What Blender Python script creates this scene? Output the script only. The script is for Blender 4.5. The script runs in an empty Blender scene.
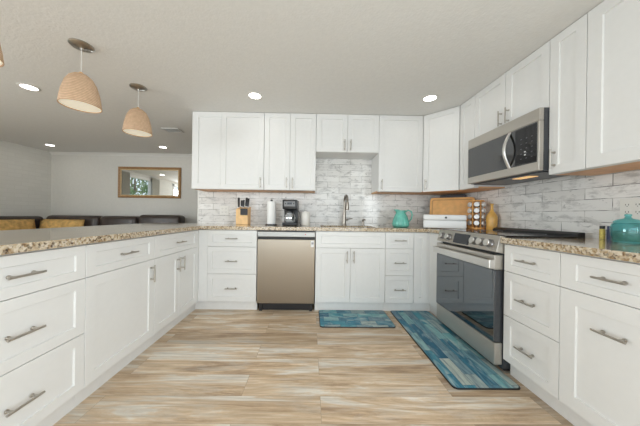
import bpy, bmesh, math, random
from mathutils import Vector, Matrix
random.seed(7)
R = math.radians
scene = bpy.context.scene
COL = scene.collection

# ------------------------------------------------------------------ camera
cam_d = bpy.data.cameras.new('camera'); cam = bpy.data.objects.new('camera', cam_d); COL.objects.link(cam)
cam_d.sensor_width = 36.0; cam_d.sensor_fit = 'HORIZONTAL'
cam_d.lens = 234.916 / 640 * 36
cam_d.shift_x = 0.00962; cam_d.shift_y = 0.00321
cam_d.clip_start = 0.02; cam_d.clip_end = 100
cam.matrix_world = (Matrix.Translation((1.1521, -3.1531, 1.0434)) @ Matrix.Rotation(-0.0128, 4, 'Z')
                    @ Matrix.Rotation(math.pi / 2, 4, 'X') @ Matrix.Rotation(0.0137, 4, 'Z'))
scene.camera = cam

# ------------------------------------------------------------------ sky, daylight, exposure
world = bpy.data.worlds.new('sky'); scene.world = world; world.use_nodes = True
bg = world.node_tree.nodes['Background']
bg.inputs[0].default_value = (0.80, 0.90, 1.0, 1); bg.inputs[1].default_value = 1.6
scene.view_settings.view_transform = 'Standard'; scene.view_settings.look = 'None'
scene.view_settings.gamma = 1.0; scene.view_settings.use_curve_mapping = False
scene.view_settings.exposure = -0.20
scene.cycles.max_bounces = 10; scene.cycles.diffuse_bounces = 6; scene.cycles.glossy_bounces = 5
scene.cycles.transparent_max_bounces = 12
scene.cycles.use_denoising = True
scene.cycles.sample_clamp_indirect = 6.0

def area(name, loc, rot, sx, sy, power, col=(1, 1, 1), shape='RECTANGLE', spread=180):
    l = bpy.data.lights.new(name, 'AREA'); l.shape = shape; l.size = sx
    if shape == 'RECTANGLE': l.size_y = sy
    l.energy = power; l.color = col; l.spread = R(spread)
    o = bpy.data.objects.new(name, l); o.location = loc; o.rotation_euler = rot; COL.objects.link(o)
    return o
REAR_Y = -5.6
# added daylight lamp in the unseen glazed doors put in behind the camera
area('added_patio_light', (0.6, REAR_Y - 0.02, 1.12), (R(90), 0, 0), 4.4, 2.0, 80, (0.90, 0.965, 1.0))
area('added_window_light', (-4.21, -3.55, 1.42), (0, R(-90), 0), 1.1, 1.9, 110, (0.90, 0.965, 1.0))  # added lamp at an extra unseen window, lights the right-hand cabinets
area('added_window_light', (3.10, -4.35, 1.42), (0, R(90), 0), 1.1, 1.5, 76, (0.90, 0.965, 1.0))  # added lamp at the unseen right wall window, brightens the peninsula fronts
CAN_POWER = 0.45

# ------------------------------------------------------------------ materials
MATS = {}
def nodes_of(name):
    m = bpy.data.materials.new(name); m.use_nodes = True
    nt = m.node_tree; p = nt.nodes['Principled BSDF']
    MATS[name] = m
    return m, nt, p
def N(nt, typ, **kw):
    n = nt.nodes.new(typ)
    for k, v in kw.items():
        if k.startswith('i_'):
            key = k[2:].replace('_', ' ')
            n.inputs[key].default_value = v
        else: setattr(n, k, v)
    return n
def plain(name, col, rough=0.5, metal=0.0, noise=0.0, nscale=30, bump=0.0, bscale=200, spec=None, aniso=None, emit=None):
    m, nt, p = nodes_of(name)
    p.inputs['Roughness'].default_value = rough; p.inputs['Metallic'].default_value = metal
    if spec is not None: p.inputs['Specular IOR Level'].default_value = spec
    c4 = (*col, 1)
    tc = N(nt, 'ShaderNodeTexCoord')
    no = N(nt, 'ShaderNodeTexNoise', i_Scale=nscale, i_Detail=4.0)
    nt.links.new(tc.outputs['Object'], no.inputs['Vector'])
    ramp = N(nt, 'ShaderNodeValToRGB')
    k = noise
    ramp.color_ramp.elements[0].position = 0.3; ramp.color_ramp.elements[1].position = 0.7
    ramp.color_ramp.elements[0].color = (*[max(0, c * (1 - k)) for c in col], 1)
    ramp.color_ramp.elements[1].color = (*[min(1, c * (1 + k)) for c in col], 1)
    nt.links.new(no.outputs['Fac'], ramp.inputs['Fac'])
    nt.links.new(ramp.outputs['Color'], p.inputs['Base Color'])
    if bump:
        n2 = N(nt, 'ShaderNodeTexNoise', i_Scale=bscale, i_Detail=3.0)
        nt.links.new(tc.outputs['Object'], n2.inputs['Vector'])
        b = N(nt, 'ShaderNodeBump', i_Strength=bump, i_Distance=0.002)
        nt.links.new(n2.outputs['Fac'], b.inputs['Height']); nt.links.new(b.outputs['Normal'], p.inputs['Normal'])
    if emit:
        p.inputs['Emission Color'].default_value = (*emit[0], 1); p.inputs['Emission Strength'].default_value = emit[1]
    return m
plain('cabinet_white', (0.755, 0.755, 0.745), 0.38, noise=0.01)
plain('toe_white', (0.74, 0.735, 0.72), 0.5, noise=0.02)
plain('maple', (0.76, 0.43, 0.22), 0.5, noise=0.12, nscale=14)
plain('ceiling_paint', (0.765, 0.76, 0.74), 0.9, noise=0.02, bump=0.9, bscale=70)
plain('wall_paint', (0.72, 0.705, 0.665), 0.85, noise=0.02, bump=0.15, bscale=60)
plain('trim_white', (0.78, 0.77, 0.74), 0.5)
plain('nickel', (0.48, 0.45, 0.41), 0.30, 1.0, noise=0.04)
plain('dark_nickel', (0.30, 0.27, 0.235), 0.28, 1.0, noise=0.04)
plain('panel_grey', (0.20, 0.20, 0.205), 0.45, 0.3)
plain('silver_lid', (0.80, 0.80, 0.80), 0.42, 0.55)
plain('chrome', (0.75, 0.75, 0.76), 0.12, 1.0)
plain('black_plastic', (0.016, 0.016, 0.018), 0.35, noise=0.1)
plain('dark_grey_metal', (0.085, 0.09, 0.10), 0.35, 0.6, noise=0.06)
plain('black_glass', (0.012, 0.012, 0.014), 0.06)
plain('display_glass', (0.035, 0.038, 0.045), 0.10)
plain('oven_glass', (0.20, 0.215, 0.23), 0.04, 1.0)
plain('microwave_glass', (0.15, 0.152, 0.156), 0.10, 1.0)
plain('knob_face', (0.30, 0.30, 0.31), 0.3, 0.9)
plain('key_grey', (0.10, 0.10, 0.11), 0.5)
plain('button_white', (0.7, 0.7, 0.7), 0.5)
plain('bamboo', (0.78, 0.43, 0.15), 0.42, noise=0.12, nscale=18)
plain('bamboo_edge', (0.88, 0.58, 0.28), 0.45, noise=0.1, nscale=22)
plain('groove_brown', (0.52, 0.27, 0.09), 0.5)
plain('spice_wood', (0.78, 0.40, 0.13), 0.42, noise=0.12, nscale=25)
plain('paper', (0.86, 0.86, 0.85), 0.9, noise=0.01, bump=0.3, bscale=160)
plain('ceramic_white', (0.80, 0.78, 0.74), 0.3)
plain('enamel_white', (0.80, 0.81, 0.82), 0.25)
plain('teal_glaze', (0.15, 0.50, 0.42), 0.18, noise=0.18, nscale=16)
plain('amber_glaze', (0.74, 0.42, 0.11), 0.22, noise=0.12, nscale=20)
plain('leather', (0.050, 0.036, 0.031), 0.36, noise=0.25, nscale=8, bump=0.4, bscale=60)
plain('gold_plush', (0.62, 0.39, 0.14), 0.95, noise=0.30, nscale=16, bump=1.0, bscale=55)
plain('mirror_silver', (0.92, 0.93, 0.93), 0.01, 1.0)
plain('gilt_wood', (0.36, 0.20, 0.085), 0.42, noise=0.25, nscale=40)
plain('gilt_inner', (0.62, 0.47, 0.26), 0.40, noise=0.2, nscale=60)
plain('outlet_white', (0.80, 0.79, 0.75), 0.4)
plain('slot_dark', (0.05, 0.05, 0.05), 0.6)
plain('diffuser', (0.86, 0.82, 0.70), 0.6, emit=((1.0, 0.92, 0.74), 0.40))
plain('lamp_glow', (1, 1, 1), 0.5, emit=((1.0, 0.97, 0.91), 9.0))
plain('under_lamp', (0.8, 0.6, 0.4), 0.5, emit=((1.0, 0.55, 0.18), 0.8))
plain('vent_paint', (0.62, 0.61, 0.58), 0.6)
plain('red_mark', (0.45, 0.06, 0.08), 0.4)
plain('grey_mark', (0.30, 0.30, 0.32), 0.5)
plain('label_yellow', (0.62, 0.50, 0.12), 0.5, noise=0.3, nscale=80)
plain('navy_cap', (0.02, 0.035, 0.10), 0.4)
plain('spice_red', (0.35, 0.10, 0.04), 0.7, noise=0.4, nscale=60)
plain('spice_green', (0.20, 0.19, 0.06), 0.7, noise=0.4, nscale=60)
plain('spice_tan', (0.45, 0.28, 0.12), 0.7, noise=0.4, nscale=60)
plain('curtain_cloth', (0.60, 0.585, 0.52), 0.9, noise=0.06)
plain('leaf_green', (0.15, 0.25, 0.09), 0.7, noise=0.4, nscale=5)
plain('bark', (0.12, 0.08, 0.05), 0.9, noise=0.3)
plain('lawn', (0.14, 0.20, 0.07), 0.95, noise=0.3, nscale=3)
plain('shell_mix', (0.46, 0.25, 0.15), 0.7, noise=0.55, nscale=55)

def stainless(name, col, rough, vertical=True):
    m, nt, p = nodes_of(name)
    p.inputs['Metallic'].default_value = 1.0
    tc = N(nt, 'ShaderNodeTexCoord'); mp = N(nt, 'ShaderNodeMapping')
    mp.inputs['Scale'].default_value = (6, 6, 700) if vertical else (700, 6, 6)
    no = N(nt, 'ShaderNodeTexNoise', i_Scale=1.0, i_Detail=2.0)
    nt.links.new(tc.outputs['Object'], mp.inputs['Vector']); nt.links.new(mp.outputs['Vector'], no.inputs['Vector'])
    r = N(nt, 'ShaderNodeMapRange'); r.inputs['To Min'].default_value = rough * 0.8; r.inputs['To Max'].default_value = rough * 1.25
    nt.links.new(no.outputs['Fac'], r.inputs['Value']); nt.links.new(r.outputs['Result'], p.inputs['Roughness'])
    p.inputs['Base Color'].default_value = (*col, 1)
    p.inputs['Anisotropic'].default_value = 0.6
    b = N(nt, 'ShaderNodeBump', i_Strength=0.04, i_Distance=0.0006)
    nt.links.new(no.outputs['Fac'], b.inputs['Height']); nt.links.new(b.outputs['Normal'], p.inputs['Normal'])
    return m
stainless('stainless', (0.54, 0.51, 0.465), 0.36)
stainless('stainless_door', (0.37, 0.32, 0.26), 0.32)
stainless('stainless_drawer', (0.62, 0.595, 0.55), 0.52)
stainless('stainless_strip', (0.40, 0.39, 0.37), 0.42)
stainless('stainless_bright', (0.70, 0.685, 0.66), 0.32)

def granite():
    m, nt, p = nodes_of('granite')
    tc = N(nt, 'ShaderNodeTexCoord')
    n1 = N(nt, 'ShaderNodeTexNoise', i_Scale=58.0, i_Detail=6.0, i_Roughness=0.65)
    v = N(nt, 'ShaderNodeTexVoronoi', i_Scale=105.0)
    n2 = N(nt, 'ShaderNodeTexNoise', i_Scale=9.0, i_Detail=3.0)
    for n in (n1, v, n2): nt.links.new(tc.outputs['Object'], n.inputs['Vector'])
    r1 = N(nt, 'ShaderNodeValToRGB'); cr = r1.color_ramp
    cr.elements[0].position = 0.34; cr.elements[0].color = (0.025, 0.018, 0.015, 1)
    cr.elements[1].position = 0.72; cr.elements[1].color = (0.66, 0.58, 0.45, 1)
    for pos, c in ((0.41, (0.17, 0.10, 0.055, 1)), (0.47, (0.42, 0.30, 0.17, 1)), (0.56, (0.55, 0.46, 0.33, 1))):
        e = cr.elements.new(pos); e.color = c
    nt.links.new(n1.outputs['Fac'], r1.inputs['Fac'])
    r2 = N(nt, 'ShaderNodeValToRGB'); c2 = r2.color_ramp
    c2.interpolation = 'CONSTANT'
    c2.elements[0].position = 0.0; c2.elements[0].color = (0.03, 0.022, 0.02, 1)
    c2.elements[1].position = 0.17; c2.elements[1].color = (0.60, 0.50, 0.35, 1)
    for pos, c in ((0.32, (0.30, 0.19, 0.09, 1)), (0.45, (0.70, 0.63, 0.52, 1)), (0.8, (0.46, 0.36, 0.24, 1))):
        e = c2.elements.new(pos); e.color = c
    sep = N(nt, 'ShaderNodeSeparateColor'); nt.links.new(v.outputs['Color'], sep.inputs['Color'])
    nt.links.new(sep.outputs[0], r2.inputs['Fac'])
    mx = N(nt, 'ShaderNodeMix', data_type='RGBA'); mx.inputs['Factor'].default_value = 0.5
    nt.links.new(r1.outputs['Color'], mx.inputs['A']); nt.links.new(r2.outputs['Color'], mx.inputs['B'])
    nt.links.new(mx.outputs['Result'], p.inputs['Base Color'])
    p.inputs['Roughness'].default_value = 0.08
    p.inputs['Coat Weight'].default_value = 0.4; p.inputs['Coat Roughness'].default_value = 0.08
granite()

def tile_mat(name, axis):
    """long whitewashed subway tiles in running bond; axis = which object axis runs along the wall"""
    m, nt, p = nodes_of(name)
    tc = N(nt, 'ShaderNodeTexCoord'); sp = N(nt, 'ShaderNodeSeparateXYZ'); cb = N(nt, 'ShaderNodeCombineXYZ')
    nt.links.new(tc.outputs['Object'], sp.inputs['Vector'])
    nt.links.new(sp.outputs[axis], cb.inputs['X']); nt.links.new(sp.outputs['Z'], cb.inputs['Y'])
    br = N(nt, 'ShaderNodeTexBrick', offset=0.5)
    for k, val in (('Scale', 1.0), ('Mortar Size', 0.0022), ('Mortar Smooth', 0.2), ('Brick Width', 0.305), ('Row Height', 0.0785), ('Bias', 0.0)):
        br.inputs[k].default_value = val
    br.inputs['Color1'].default_value = (0.0, 0, 0, 1); br.inputs['Color2'].default_value = (1, 1, 1, 1); br.inputs['Mortar'].default_value = (0.5, 0.5, 0.5, 1)
    nt.links.new(cb.outputs['Vector'], br.inputs['Vector'])
    base = N(nt, 'ShaderNodeValToRGB')
    base.color_ramp.elements[0].color = (0.76, 0.75, 0.73, 1); base.color_ramp.elements[1].color = (0.88, 0.875, 0.86, 1)
    nt.links.new(br.outputs['Color'], base.inputs['Fac'])
    # grey smudges, stretched along the courses
    mp = N(nt, 'ShaderNodeMapping'); mp.inputs['Scale'].default_value = (7, 15, 1)
    nt.links.new(cb.outputs['Vector'], mp.inputs['Vector'])
    n1 = N(nt, 'ShaderNodeTexNoise', i_Scale=1.0, i_Detail=7.0, i_Roughness=0.68, i_Distortion=0.4)
    nt.links.new(mp.outputs['Vector'], n1.inputs['Vector'])
    r1 = N(nt, 'ShaderNodeValToRGB'); r1.color_ramp.elements[0].position = 0.50; r1.color_ramp.elements[1].position = 0.70
    nt.links.new(n1.outputs['Fac'], r1.inputs['Fac'])
    mx = N(nt, 'ShaderNodeMix', data_type='RGBA')
    mul = N(nt, 'ShaderNodeMath', operation='MULTIPLY'); mul.inputs[1].default_value = 0.7
    nt.links.new(r1.outputs['Color'], mul.inputs[0]); nt.links.new(mul.outputs[0], mx.inputs['Factor'])
    nt.links.new(base.outputs['Color'], mx.inputs['A']); mx.inputs['B'].default_value = (0.30, 0.295, 0.29, 1)
    # worn dark joints: only stretches of the mortar are dark
    n2 = N(nt, 'ShaderNodeTexNoise', i_Scale=9.0, i_Detail=3.0)
    nt.links.new(cb.outputs['Vector'], n2.inputs['Vector'])
    r2 = N(nt, 'ShaderNodeValToRGB'); r2.color_ramp.elements[0].position = 0.44; r2.color_ramp.elements[1].position = 0.58
    r2.color_ramp.elements[0].color = (0.62, 0.61, 0.59, 1); r2.color_ramp.elements[1].color = (0.16, 0.155, 0.15, 1)
    nt.links.new(n2.outputs['Fac'], r2.inputs['Fac'])
    # sparse dark chips
    mp4 = N(nt, 'ShaderNodeMapping'); mp4.inputs['Scale'].default_value = (14, 30, 1); mp4.inputs['Location'].default_value = (4.1, 2.7, 0)
    nt.links.new(cb.outputs['Vector'], mp4.inputs['Vector'])
    n4 = N(nt, 'ShaderNodeTexNoise', i_Scale=1.0, i_Detail=5.0, i_Roughness=0.6, i_Distortion=0.8); nt.links.new(mp4.outputs['Vector'], n4.inputs['Vector'])
    r4 = N(nt, 'ShaderNodeValToRGB'); r4.color_ramp.elements[0].position = 0.62; r4.color_ramp.elements[1].position = 0.70
    nt.links.new(n4.outputs['Fac'], r4.inputs['Fac'])
    mu4 = N(nt, 'ShaderNodeMath', operation='MULTIPLY'); mu4.inputs[1].default_value = 0.75; nt.links.new(r4.outputs['Color'], mu4.inputs[0])
    mx4 = N(nt, 'ShaderNodeMix', data_type='RGBA'); mx4.inputs['B'].default_value = (0.22, 0.21, 0.21, 1)
    nt.links.new(mu4.outputs[0], mx4.inputs['Factor']); nt.links.new(mx.outputs['Result'], mx4.inputs['A'])
    mx2 = N(nt, 'ShaderNodeMix', data_type='RGBA')
    nt.links.new(br.outputs['Fac'], mx2.inputs['Factor'])
    nt.links.new(mx4.outputs['Result'], mx2.inputs['A']); nt.links.new(r2.outputs['Color'], mx2.inputs['B'])
    nt.links.new(mx2.outputs['Result'], p.inputs['Base Color'])
    p.inputs['Roughness'].default_value = 0.16
    inv = N(nt, 'ShaderNodeMath', operation='SUBTRACT'); inv.inputs[0].default_value = 1.0
    nt.links.new(br.outputs['Fac'], inv.inputs[1])
    ad = N(nt, 'ShaderNodeMath', operation='MULTIPLY_ADD'); ad.inputs[1].default_value = 0.25
    nt.links.new(n1.outputs['Fac'], ad.inputs[0]); nt.links.new(inv.outputs[0], ad.inputs[2])
    b = N(nt, 'ShaderNodeBump', i_Strength=0.35, i_Distance=0.002)
    nt.links.new(ad.outputs[0], b.inputs['Height']); nt.links.new(b.outputs['Normal'], p.inputs['Normal'])
tile_mat('tile_back', 'X'); tile_mat('tile_side', 'Y')

def plank_mat(name, wide, long_, cols, axis='X', rough=0.4, grain=(2.0, 34.0), streak=0.55, dark=(0.30, 0.20, 0.12, 1), gap=0.0016, pale=None):
    m, nt, p = nodes_of(name)
    tc = N(nt, 'ShaderNodeTexCoord'); sp = N(nt, 'ShaderNodeSeparateXYZ'); cb = N(nt, 'ShaderNodeCombineXYZ')
    nt.links.new(tc.outputs['Object'], sp.inputs['Vector'])
    nt.links.new(sp.outputs['X' if axis == 'X' else 'Y'], cb.inputs['X']); nt.links.new(sp.outputs['Y' if axis == 'X' else 'X'], cb.inputs['Y'])
    br = N(nt, 'ShaderNodeTexBrick', offset=0.37, offset_frequency=2)
    for k, val in (('Scale', 1.0), ('Mortar Size', gap), ('Mortar Smooth', 0.3), ('Brick Width', long_), ('Row Height', wide), ('Bias', 0.0)):
        br.inputs[k].default_value = val
    br.inputs['Color1'].default_value = (0, 0, 0, 1); br.inputs['Color2'].default_value = (1, 1, 1, 1); br.inputs['Mortar'].default_value = (0.5, 0.5, 0.5, 1)
    nt.links.new(cb.outputs['Vector'], br.inputs['Vector'])
    base = N(nt, 'ShaderNodeValToRGB'); cr = base.color_ramp
    cr.elements[0].position = 0.0; cr.elements[0].color = cols[0]
    cr.elements[1].position = 1.0; cr.elements[1].color = cols[-1]
    for i, c in enumerate(cols[1:-1]):
        e = cr.elements.new((i + 1) / (len(cols) - 1)); e.color = c
    nt.links.new(br.outputs['Color'], base.inputs['Fac'])
    # a different piece of grain on each board
    off = N(nt, 'ShaderNodeVectorMath', operation='MULTIPLY_ADD')
    off.inputs[1].default_value = (13.7, 7.3, 0)
    nt.links.new(br.outputs['Color'], off.inputs[0]); nt.links.new(cb.outputs['Vector'], off.inputs[2])
    mp = N(nt, 'ShaderNodeMapping'); mp.inputs['Scale'].default_value = (grain[0], grain[1], 1)
    nt.links.new(off.outputs['Vector'], mp.inputs['Vector'])
    n1 = N(nt, 'ShaderNodeTexNoise', i_Scale=1.0, i_Detail=8.0, i_Roughness=0.62, i_Distortion=0.6)
    nt.links.new(mp.outputs['Vector'], n1.inputs['Vector'])
    r1 = N(nt, 'ShaderNodeValToRGB'); r1.color_ramp.elements[0].position = 0.45; r1.color_ramp.elements[1].position = 0.70
    nt.links.new(n1.outputs['Fac'], r1.inputs['Fac'])
    mul = N(nt, 'ShaderNodeMath', operation='MULTIPLY'); mul.inputs[1].default_value = streak
    nt.links.new(r1.outputs['Color'], mul.inputs[0])
    mx = N(nt, 'ShaderNodeMix', data_type='RGBA'); mx.inputs['B'].default_value = dark
    nt.links.new(mul.outputs[0], mx.inputs['Factor']); nt.links.new(base.outputs['Color'], mx.inputs['A'])
    last = mx.outputs['Result']
    if pale:
        mp3 = N(nt, 'ShaderNodeMapping'); mp3.inputs['Scale'].default_value = (grain[0] * 0.8, grain[1] * 0.45, 1); mp3.inputs['Location'].default_value = (5, 9, 3)
        nt.links.new(off.outputs['Vector'], mp3.inputs['Vector'])
        n3 = N(nt, 'ShaderNodeTexNoise', i_Scale=1.0, i_Detail=6.0, i_Roughness=0.6, i_Distortion=0.8)
        nt.links.new(mp3.outputs['Vector'], n3.inputs['Vector'])
        r3 = N(nt, 'ShaderNodeValToRGB'); r3.color_ramp.elements[0].position = 0.50; r3.color_ramp.elements[1].position = 0.68
        nt.links.new(n3.outputs['Fac'], r3.inputs['Fac'])
        mu3 = N(nt, 'ShaderNodeMath', operation='MULTIPLY'); mu3.inputs[1].default_value = pale[1]
        nt.links.new(r3.outputs['Color'], mu3.inputs[0])
        mx3 = N(nt, 'ShaderNodeMix', data_type='RGBA'); mx3.inputs['B'].default_value = pale[0]
        nt.links.new(mu3.outputs[0], mx3.inputs['Factor']); nt.links.new(last, mx3.inputs['A'])
        last = mx3.outputs['Result']
    mx2 = N(nt, 'ShaderNodeMix', data_type='RGBA'); mx2.inputs['B'].default_value = tuple(c * 0.6 for c in dark[:3]) + (1,)
    nt.links.new(br.outputs['Fac'], mx2.inputs['Factor']); nt.links.new(last, mx2.inputs['A'])
    nt.links.new(mx2.outputs['Result'], p.inputs['Base Color'])
    p.inputs['Roughness'].default_value = rough
    b = N(nt, 'ShaderNodeBump', i_Strength=0.12, i_Distance=0.001)
    nt.links.new(n1.outputs['Fac'], b.inputs['Height']); nt.links.new(b.outputs['Normal'], p.inputs['Normal'])
def floor_mat():
    m, nt, p = nodes_of('floor_planks')
    tc = N(nt, 'ShaderNodeTexCoord')
    br = N(nt, 'ShaderNodeTexBrick', offset=0.37, offset_frequency=2)
    for k, val in (('Scale', 1.0), ('Mortar Size', 0.0010), ('Mortar Smooth', 0.3), ('Brick Width', 1.22), ('Row Height', 0.18), ('Bias', 0.0)):
        br.inputs[k].default_value = val
    br.inputs['Color1'].default_value = (0, 0, 0, 1); br.inputs['Color2'].default_value = (1, 1, 1, 1); br.inputs['Mortar'].default_value = (0.5, 0.5, 0.5, 1)
    nt.links.new(tc.outputs['Object'], br.inputs['Vector'])
    off = N(nt, 'ShaderNodeVectorMath', operation='MULTIPLY_ADD'); off.inputs[1].default_value = (17.7, 9.3, 0)
    nt.links.new(br.outputs['Color'], off.inputs[0]); nt.links.new(tc.outputs['Object'], off.inputs[2])
    def noise(sx, sy, loc, det=7.0, ro=0.62, dist=0.5):
        mp = N(nt, 'ShaderNodeMapping'); mp.inputs['Scale'].default_value = (sx, sy, 1); mp.inputs['Location'].default_value = loc
        nt.links.new(off.outputs['Vector'], mp.inputs['Vector'])
        n = N(nt, 'ShaderNodeTexNoise', i_Scale=1.0, i_Detail=det, i_Roughness=ro, i_Distortion=dist)
        nt.links.new(mp.outputs['Vector'], n.inputs['Vector']); return n
    a = noise(1.1, 9.5, (0, 0, 0), 9.0, 0.68, 0.9); r = N(nt, 'ShaderNodeValToRGB'); cr = r.color_ramp
    cr.elements[0].position = 0.27; cr.elements[0].color = (0.27, 0.195, 0.135, 1)
    cr.elements[1].position = 0.70; cr.elements[1].color = (0.64, 0.61, 0.55, 1)
    for pos, c in ((0.38, (0.45, 0.325, 0.215, 1)), (0.46, (0.60, 0.455, 0.31, 1)), (0.53, (0.68, 0.545, 0.395, 1)), (0.60, (0.74, 0.70, 0.63, 1))):
        e = cr.elements.new(pos); e.color = c
    nt.links.new(a.outputs['Fac'], r.inputs['Fac'])
    b_ = noise(3.0, 60, (3, 8, 1), 5.0); r2 = N(nt, 'ShaderNodeValToRGB'); r2.color_ramp.elements[0].position = 0.40; r2.color_ramp.elements[1].position = 0.62
    r2.color_ramp.elements[0].color = (0.66, 0.62, 0.58, 1); r2.color_ramp.elements[1].color = (1.08, 1.08, 1.07, 1)
    nt.links.new(b_.outputs['Fac'], r2.inputs['Fac'])
    mx = N(nt, 'ShaderNodeMix', data_type='RGBA', blend_type='MULTIPLY'); mx.inputs['Factor'].default_value = 0.55
    nt.links.new(r.outputs['Color'], mx.inputs['A']); nt.links.new(r2.outputs['Color'], mx.inputs['B'])
    gn = noise(1.7, 7.0, (7, 2, 5), 8.0, 0.7, 0.9); gr = N(nt, 'ShaderNodeValToRGB'); gr.color_ramp.elements[0].position = 0.50; gr.color_ramp.elements[1].position = 0.66
    nt.links.new(gn.outputs['Fac'], gr.inputs['Fac'])
    gf = N(nt, 'ShaderNodeMath', operation='MULTIPLY'); gf.inputs[1].default_value = 0.55; nt.links.new(gr.outputs['Color'], gf.inputs[0])
    gm = N(nt, 'ShaderNodeMix', data_type='RGBA'); gm.inputs['B'].default_value = (0.60, 0.585, 0.545, 1)
    nt.links.new(gf.outputs[0], gm.inputs['Factor']); nt.links.new(r.outputs['Color'], gm.inputs['A']); nt.links.new(gm.outputs['Result'], mx.inputs['A'])
    tone = N(nt, 'ShaderNodeValToRGB'); tone.color_ramp.elements[0].color = (0.78, 0.75, 0.72, 1); tone.color_ramp.elements[1].color = (1.10, 1.09, 1.08, 1)
    nt.links.new(br.outputs['Color'], tone.inputs['Fac'])
    mt = N(nt, 'ShaderNodeMix', data_type='RGBA', blend_type='MULTIPLY'); mt.inputs['Factor'].default_value = 1.0
    nt.links.new(mx.outputs['Result'], mt.inputs['A']); nt.links.new(tone.outputs['Color'], mt.inputs['B'])
    ms = N(nt, 'ShaderNodeMix', data_type='RGBA'); ms.inputs['B'].default_value = (0.26, 0.19, 0.13, 1)
    mf = N(nt, 'ShaderNodeMath', operation='MULTIPLY'); mf.inputs[1].default_value = 0.7
    nt.links.new(br.outputs['Fac'], mf.inputs[0]); nt.links.new(mf.outputs[0], ms.inputs['Factor']); nt.links.new(mt.outputs['Result'], ms.inputs['A'])
    nt.links.new(ms.outputs['Result'], p.inputs['Base Color'])
    p.inputs['Roughness'].default_value = 0.42
    b = N(nt, 'ShaderNodeBump', i_Strength=0.12, i_Distance=0.001)
    nt.links.new(b_.outputs['Fac'], b.inputs['Height']); nt.links.new(b.outputs['Normal'], p.inputs['Normal'])
floor_mat()
RUG = [(0.015, 0.10, 0.19, 1), (0.05, 0.24, 0.34, 1), (0.10, 0.36, 0.42, 1), (0.30, 0.50, 0.50, 1), (0.05, 0.20, 0.30, 1), (0.50, 0.56, 0.50, 1), (0.03, 0.15, 0.25, 1)]
plank_mat('mat_planks_long', 0.075, 0.27, RUG, 'Y', 0.65, (5.0, 38.0), 0.8, (0.02, 0.075, 0.14, 1), 0.001, ((0.46, 0.56, 0.55, 1), 0.75))
plank_mat('mat_planks_short', 0.085, 0.15, RUG[::-1], 'X', 0.65, (9.0, 38.0), 0.8, (0.02, 0.075, 0.14, 1), 0.001, ((0.46, 0.56, 0.55, 1), 0.75))

def weave_mat():
    m, nt, p = nodes_of('rope_shade')
    tc = N(nt, 'ShaderNodeTexCoord')
    w = N(nt, 'ShaderNodeTexWave', wave_type='BANDS', bands_direction='Z')
    w.inputs['Scale'].default_value = 26.0; w.inputs['Distortion'].default_value = 0.5; w.inputs['Detail'].default_value = 2.0
    no = N(nt, 'ShaderNodeTexNoise', i_Scale=40.0, i_Detail=3.0)
    nt.links.new(tc.outputs['Object'], w.inputs['Vector']); nt.links.new(tc.outputs['Object'], no.inputs['Vector'])
    mm = N(nt, 'ShaderNodeMath', operation='MULTIPLY'); nt.links.new(w.outputs['Fac'], mm.inputs[0]); nt.links.new(no.outputs['Fac'], mm.inputs[1])
    r = N(nt, 'ShaderNodeValToRGB'); r.color_ramp.elements[0].color = (0.46, 0.30, 0.19, 1); r.color_ramp.elements[1].color = (0.76, 0.54, 0.36, 1)
    r.color_ramp.elements[1].position = 0.6
    nt.links.new(mm.outputs[0], r.inputs['Fac']); nt.links.new(r.outputs['Color'], p.inputs['Base Color'])
    p.inputs['Roughness'].default_value = 0.85
    b = N(nt, 'ShaderNodeBump', i_Strength=0.7, i_Distance=0.003); nt.links.new(w.outputs['Fac'], b.inputs['Height']); nt.links.new(b.outputs['Normal'], p.inputs['Normal'])
weave_mat()

def brick_paint():
    m, nt, p = nodes_of('painted_brick')
    tc = N(nt, 'ShaderNodeTexCoord'); sp = N(nt, 'ShaderNodeSeparateXYZ'); cb = N(nt, 'ShaderNodeCombineXYZ')
    nt.links.new(tc.outputs['Object'], sp.inputs['Vector']); nt.links.new(sp.outputs['Y'], cb.inputs['X']); nt.links.new(sp.outputs['Z'], cb.inputs['Y'])
    br = N(nt, 'ShaderNodeTexBrick')
    for k, val in (('Scale', 1.0), ('Mortar Size', 0.006), ('Mortar Smooth', 0.6), ('Brick Width', 0.21), ('Row Height', 0.072)):
        br.inputs[k].default_value = val
    br.inputs['Color1'].default_value = (0.70, 0.685, 0.64, 1); br.inputs['Color2'].default_value = (0.73, 0.715, 0.67, 1); br.inputs['Mortar'].default_value = (0.68, 0.665, 0.62, 1)
    nt.links.new(cb.outputs['Vector'], br.inputs['Vector']); nt.links.new(br.outputs['Color'], p.inputs['Base Color'])
    p.inputs['Roughness'].default_value = 0.8
    iv = N(nt, 'ShaderNodeMath', operation='SUBTRACT'); iv.inputs[0].default_value = 1.0; nt.links.new(br.outputs['Fac'], iv.inputs[1])
    b = N(nt, 'ShaderNodeBump', i_Strength=0.3, i_Distance=0.004); nt.links.new(iv.outputs[0], b.inputs['Height']); nt.links.new(b.outputs['Normal'], p.inputs['Normal'])
brick_paint()

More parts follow.
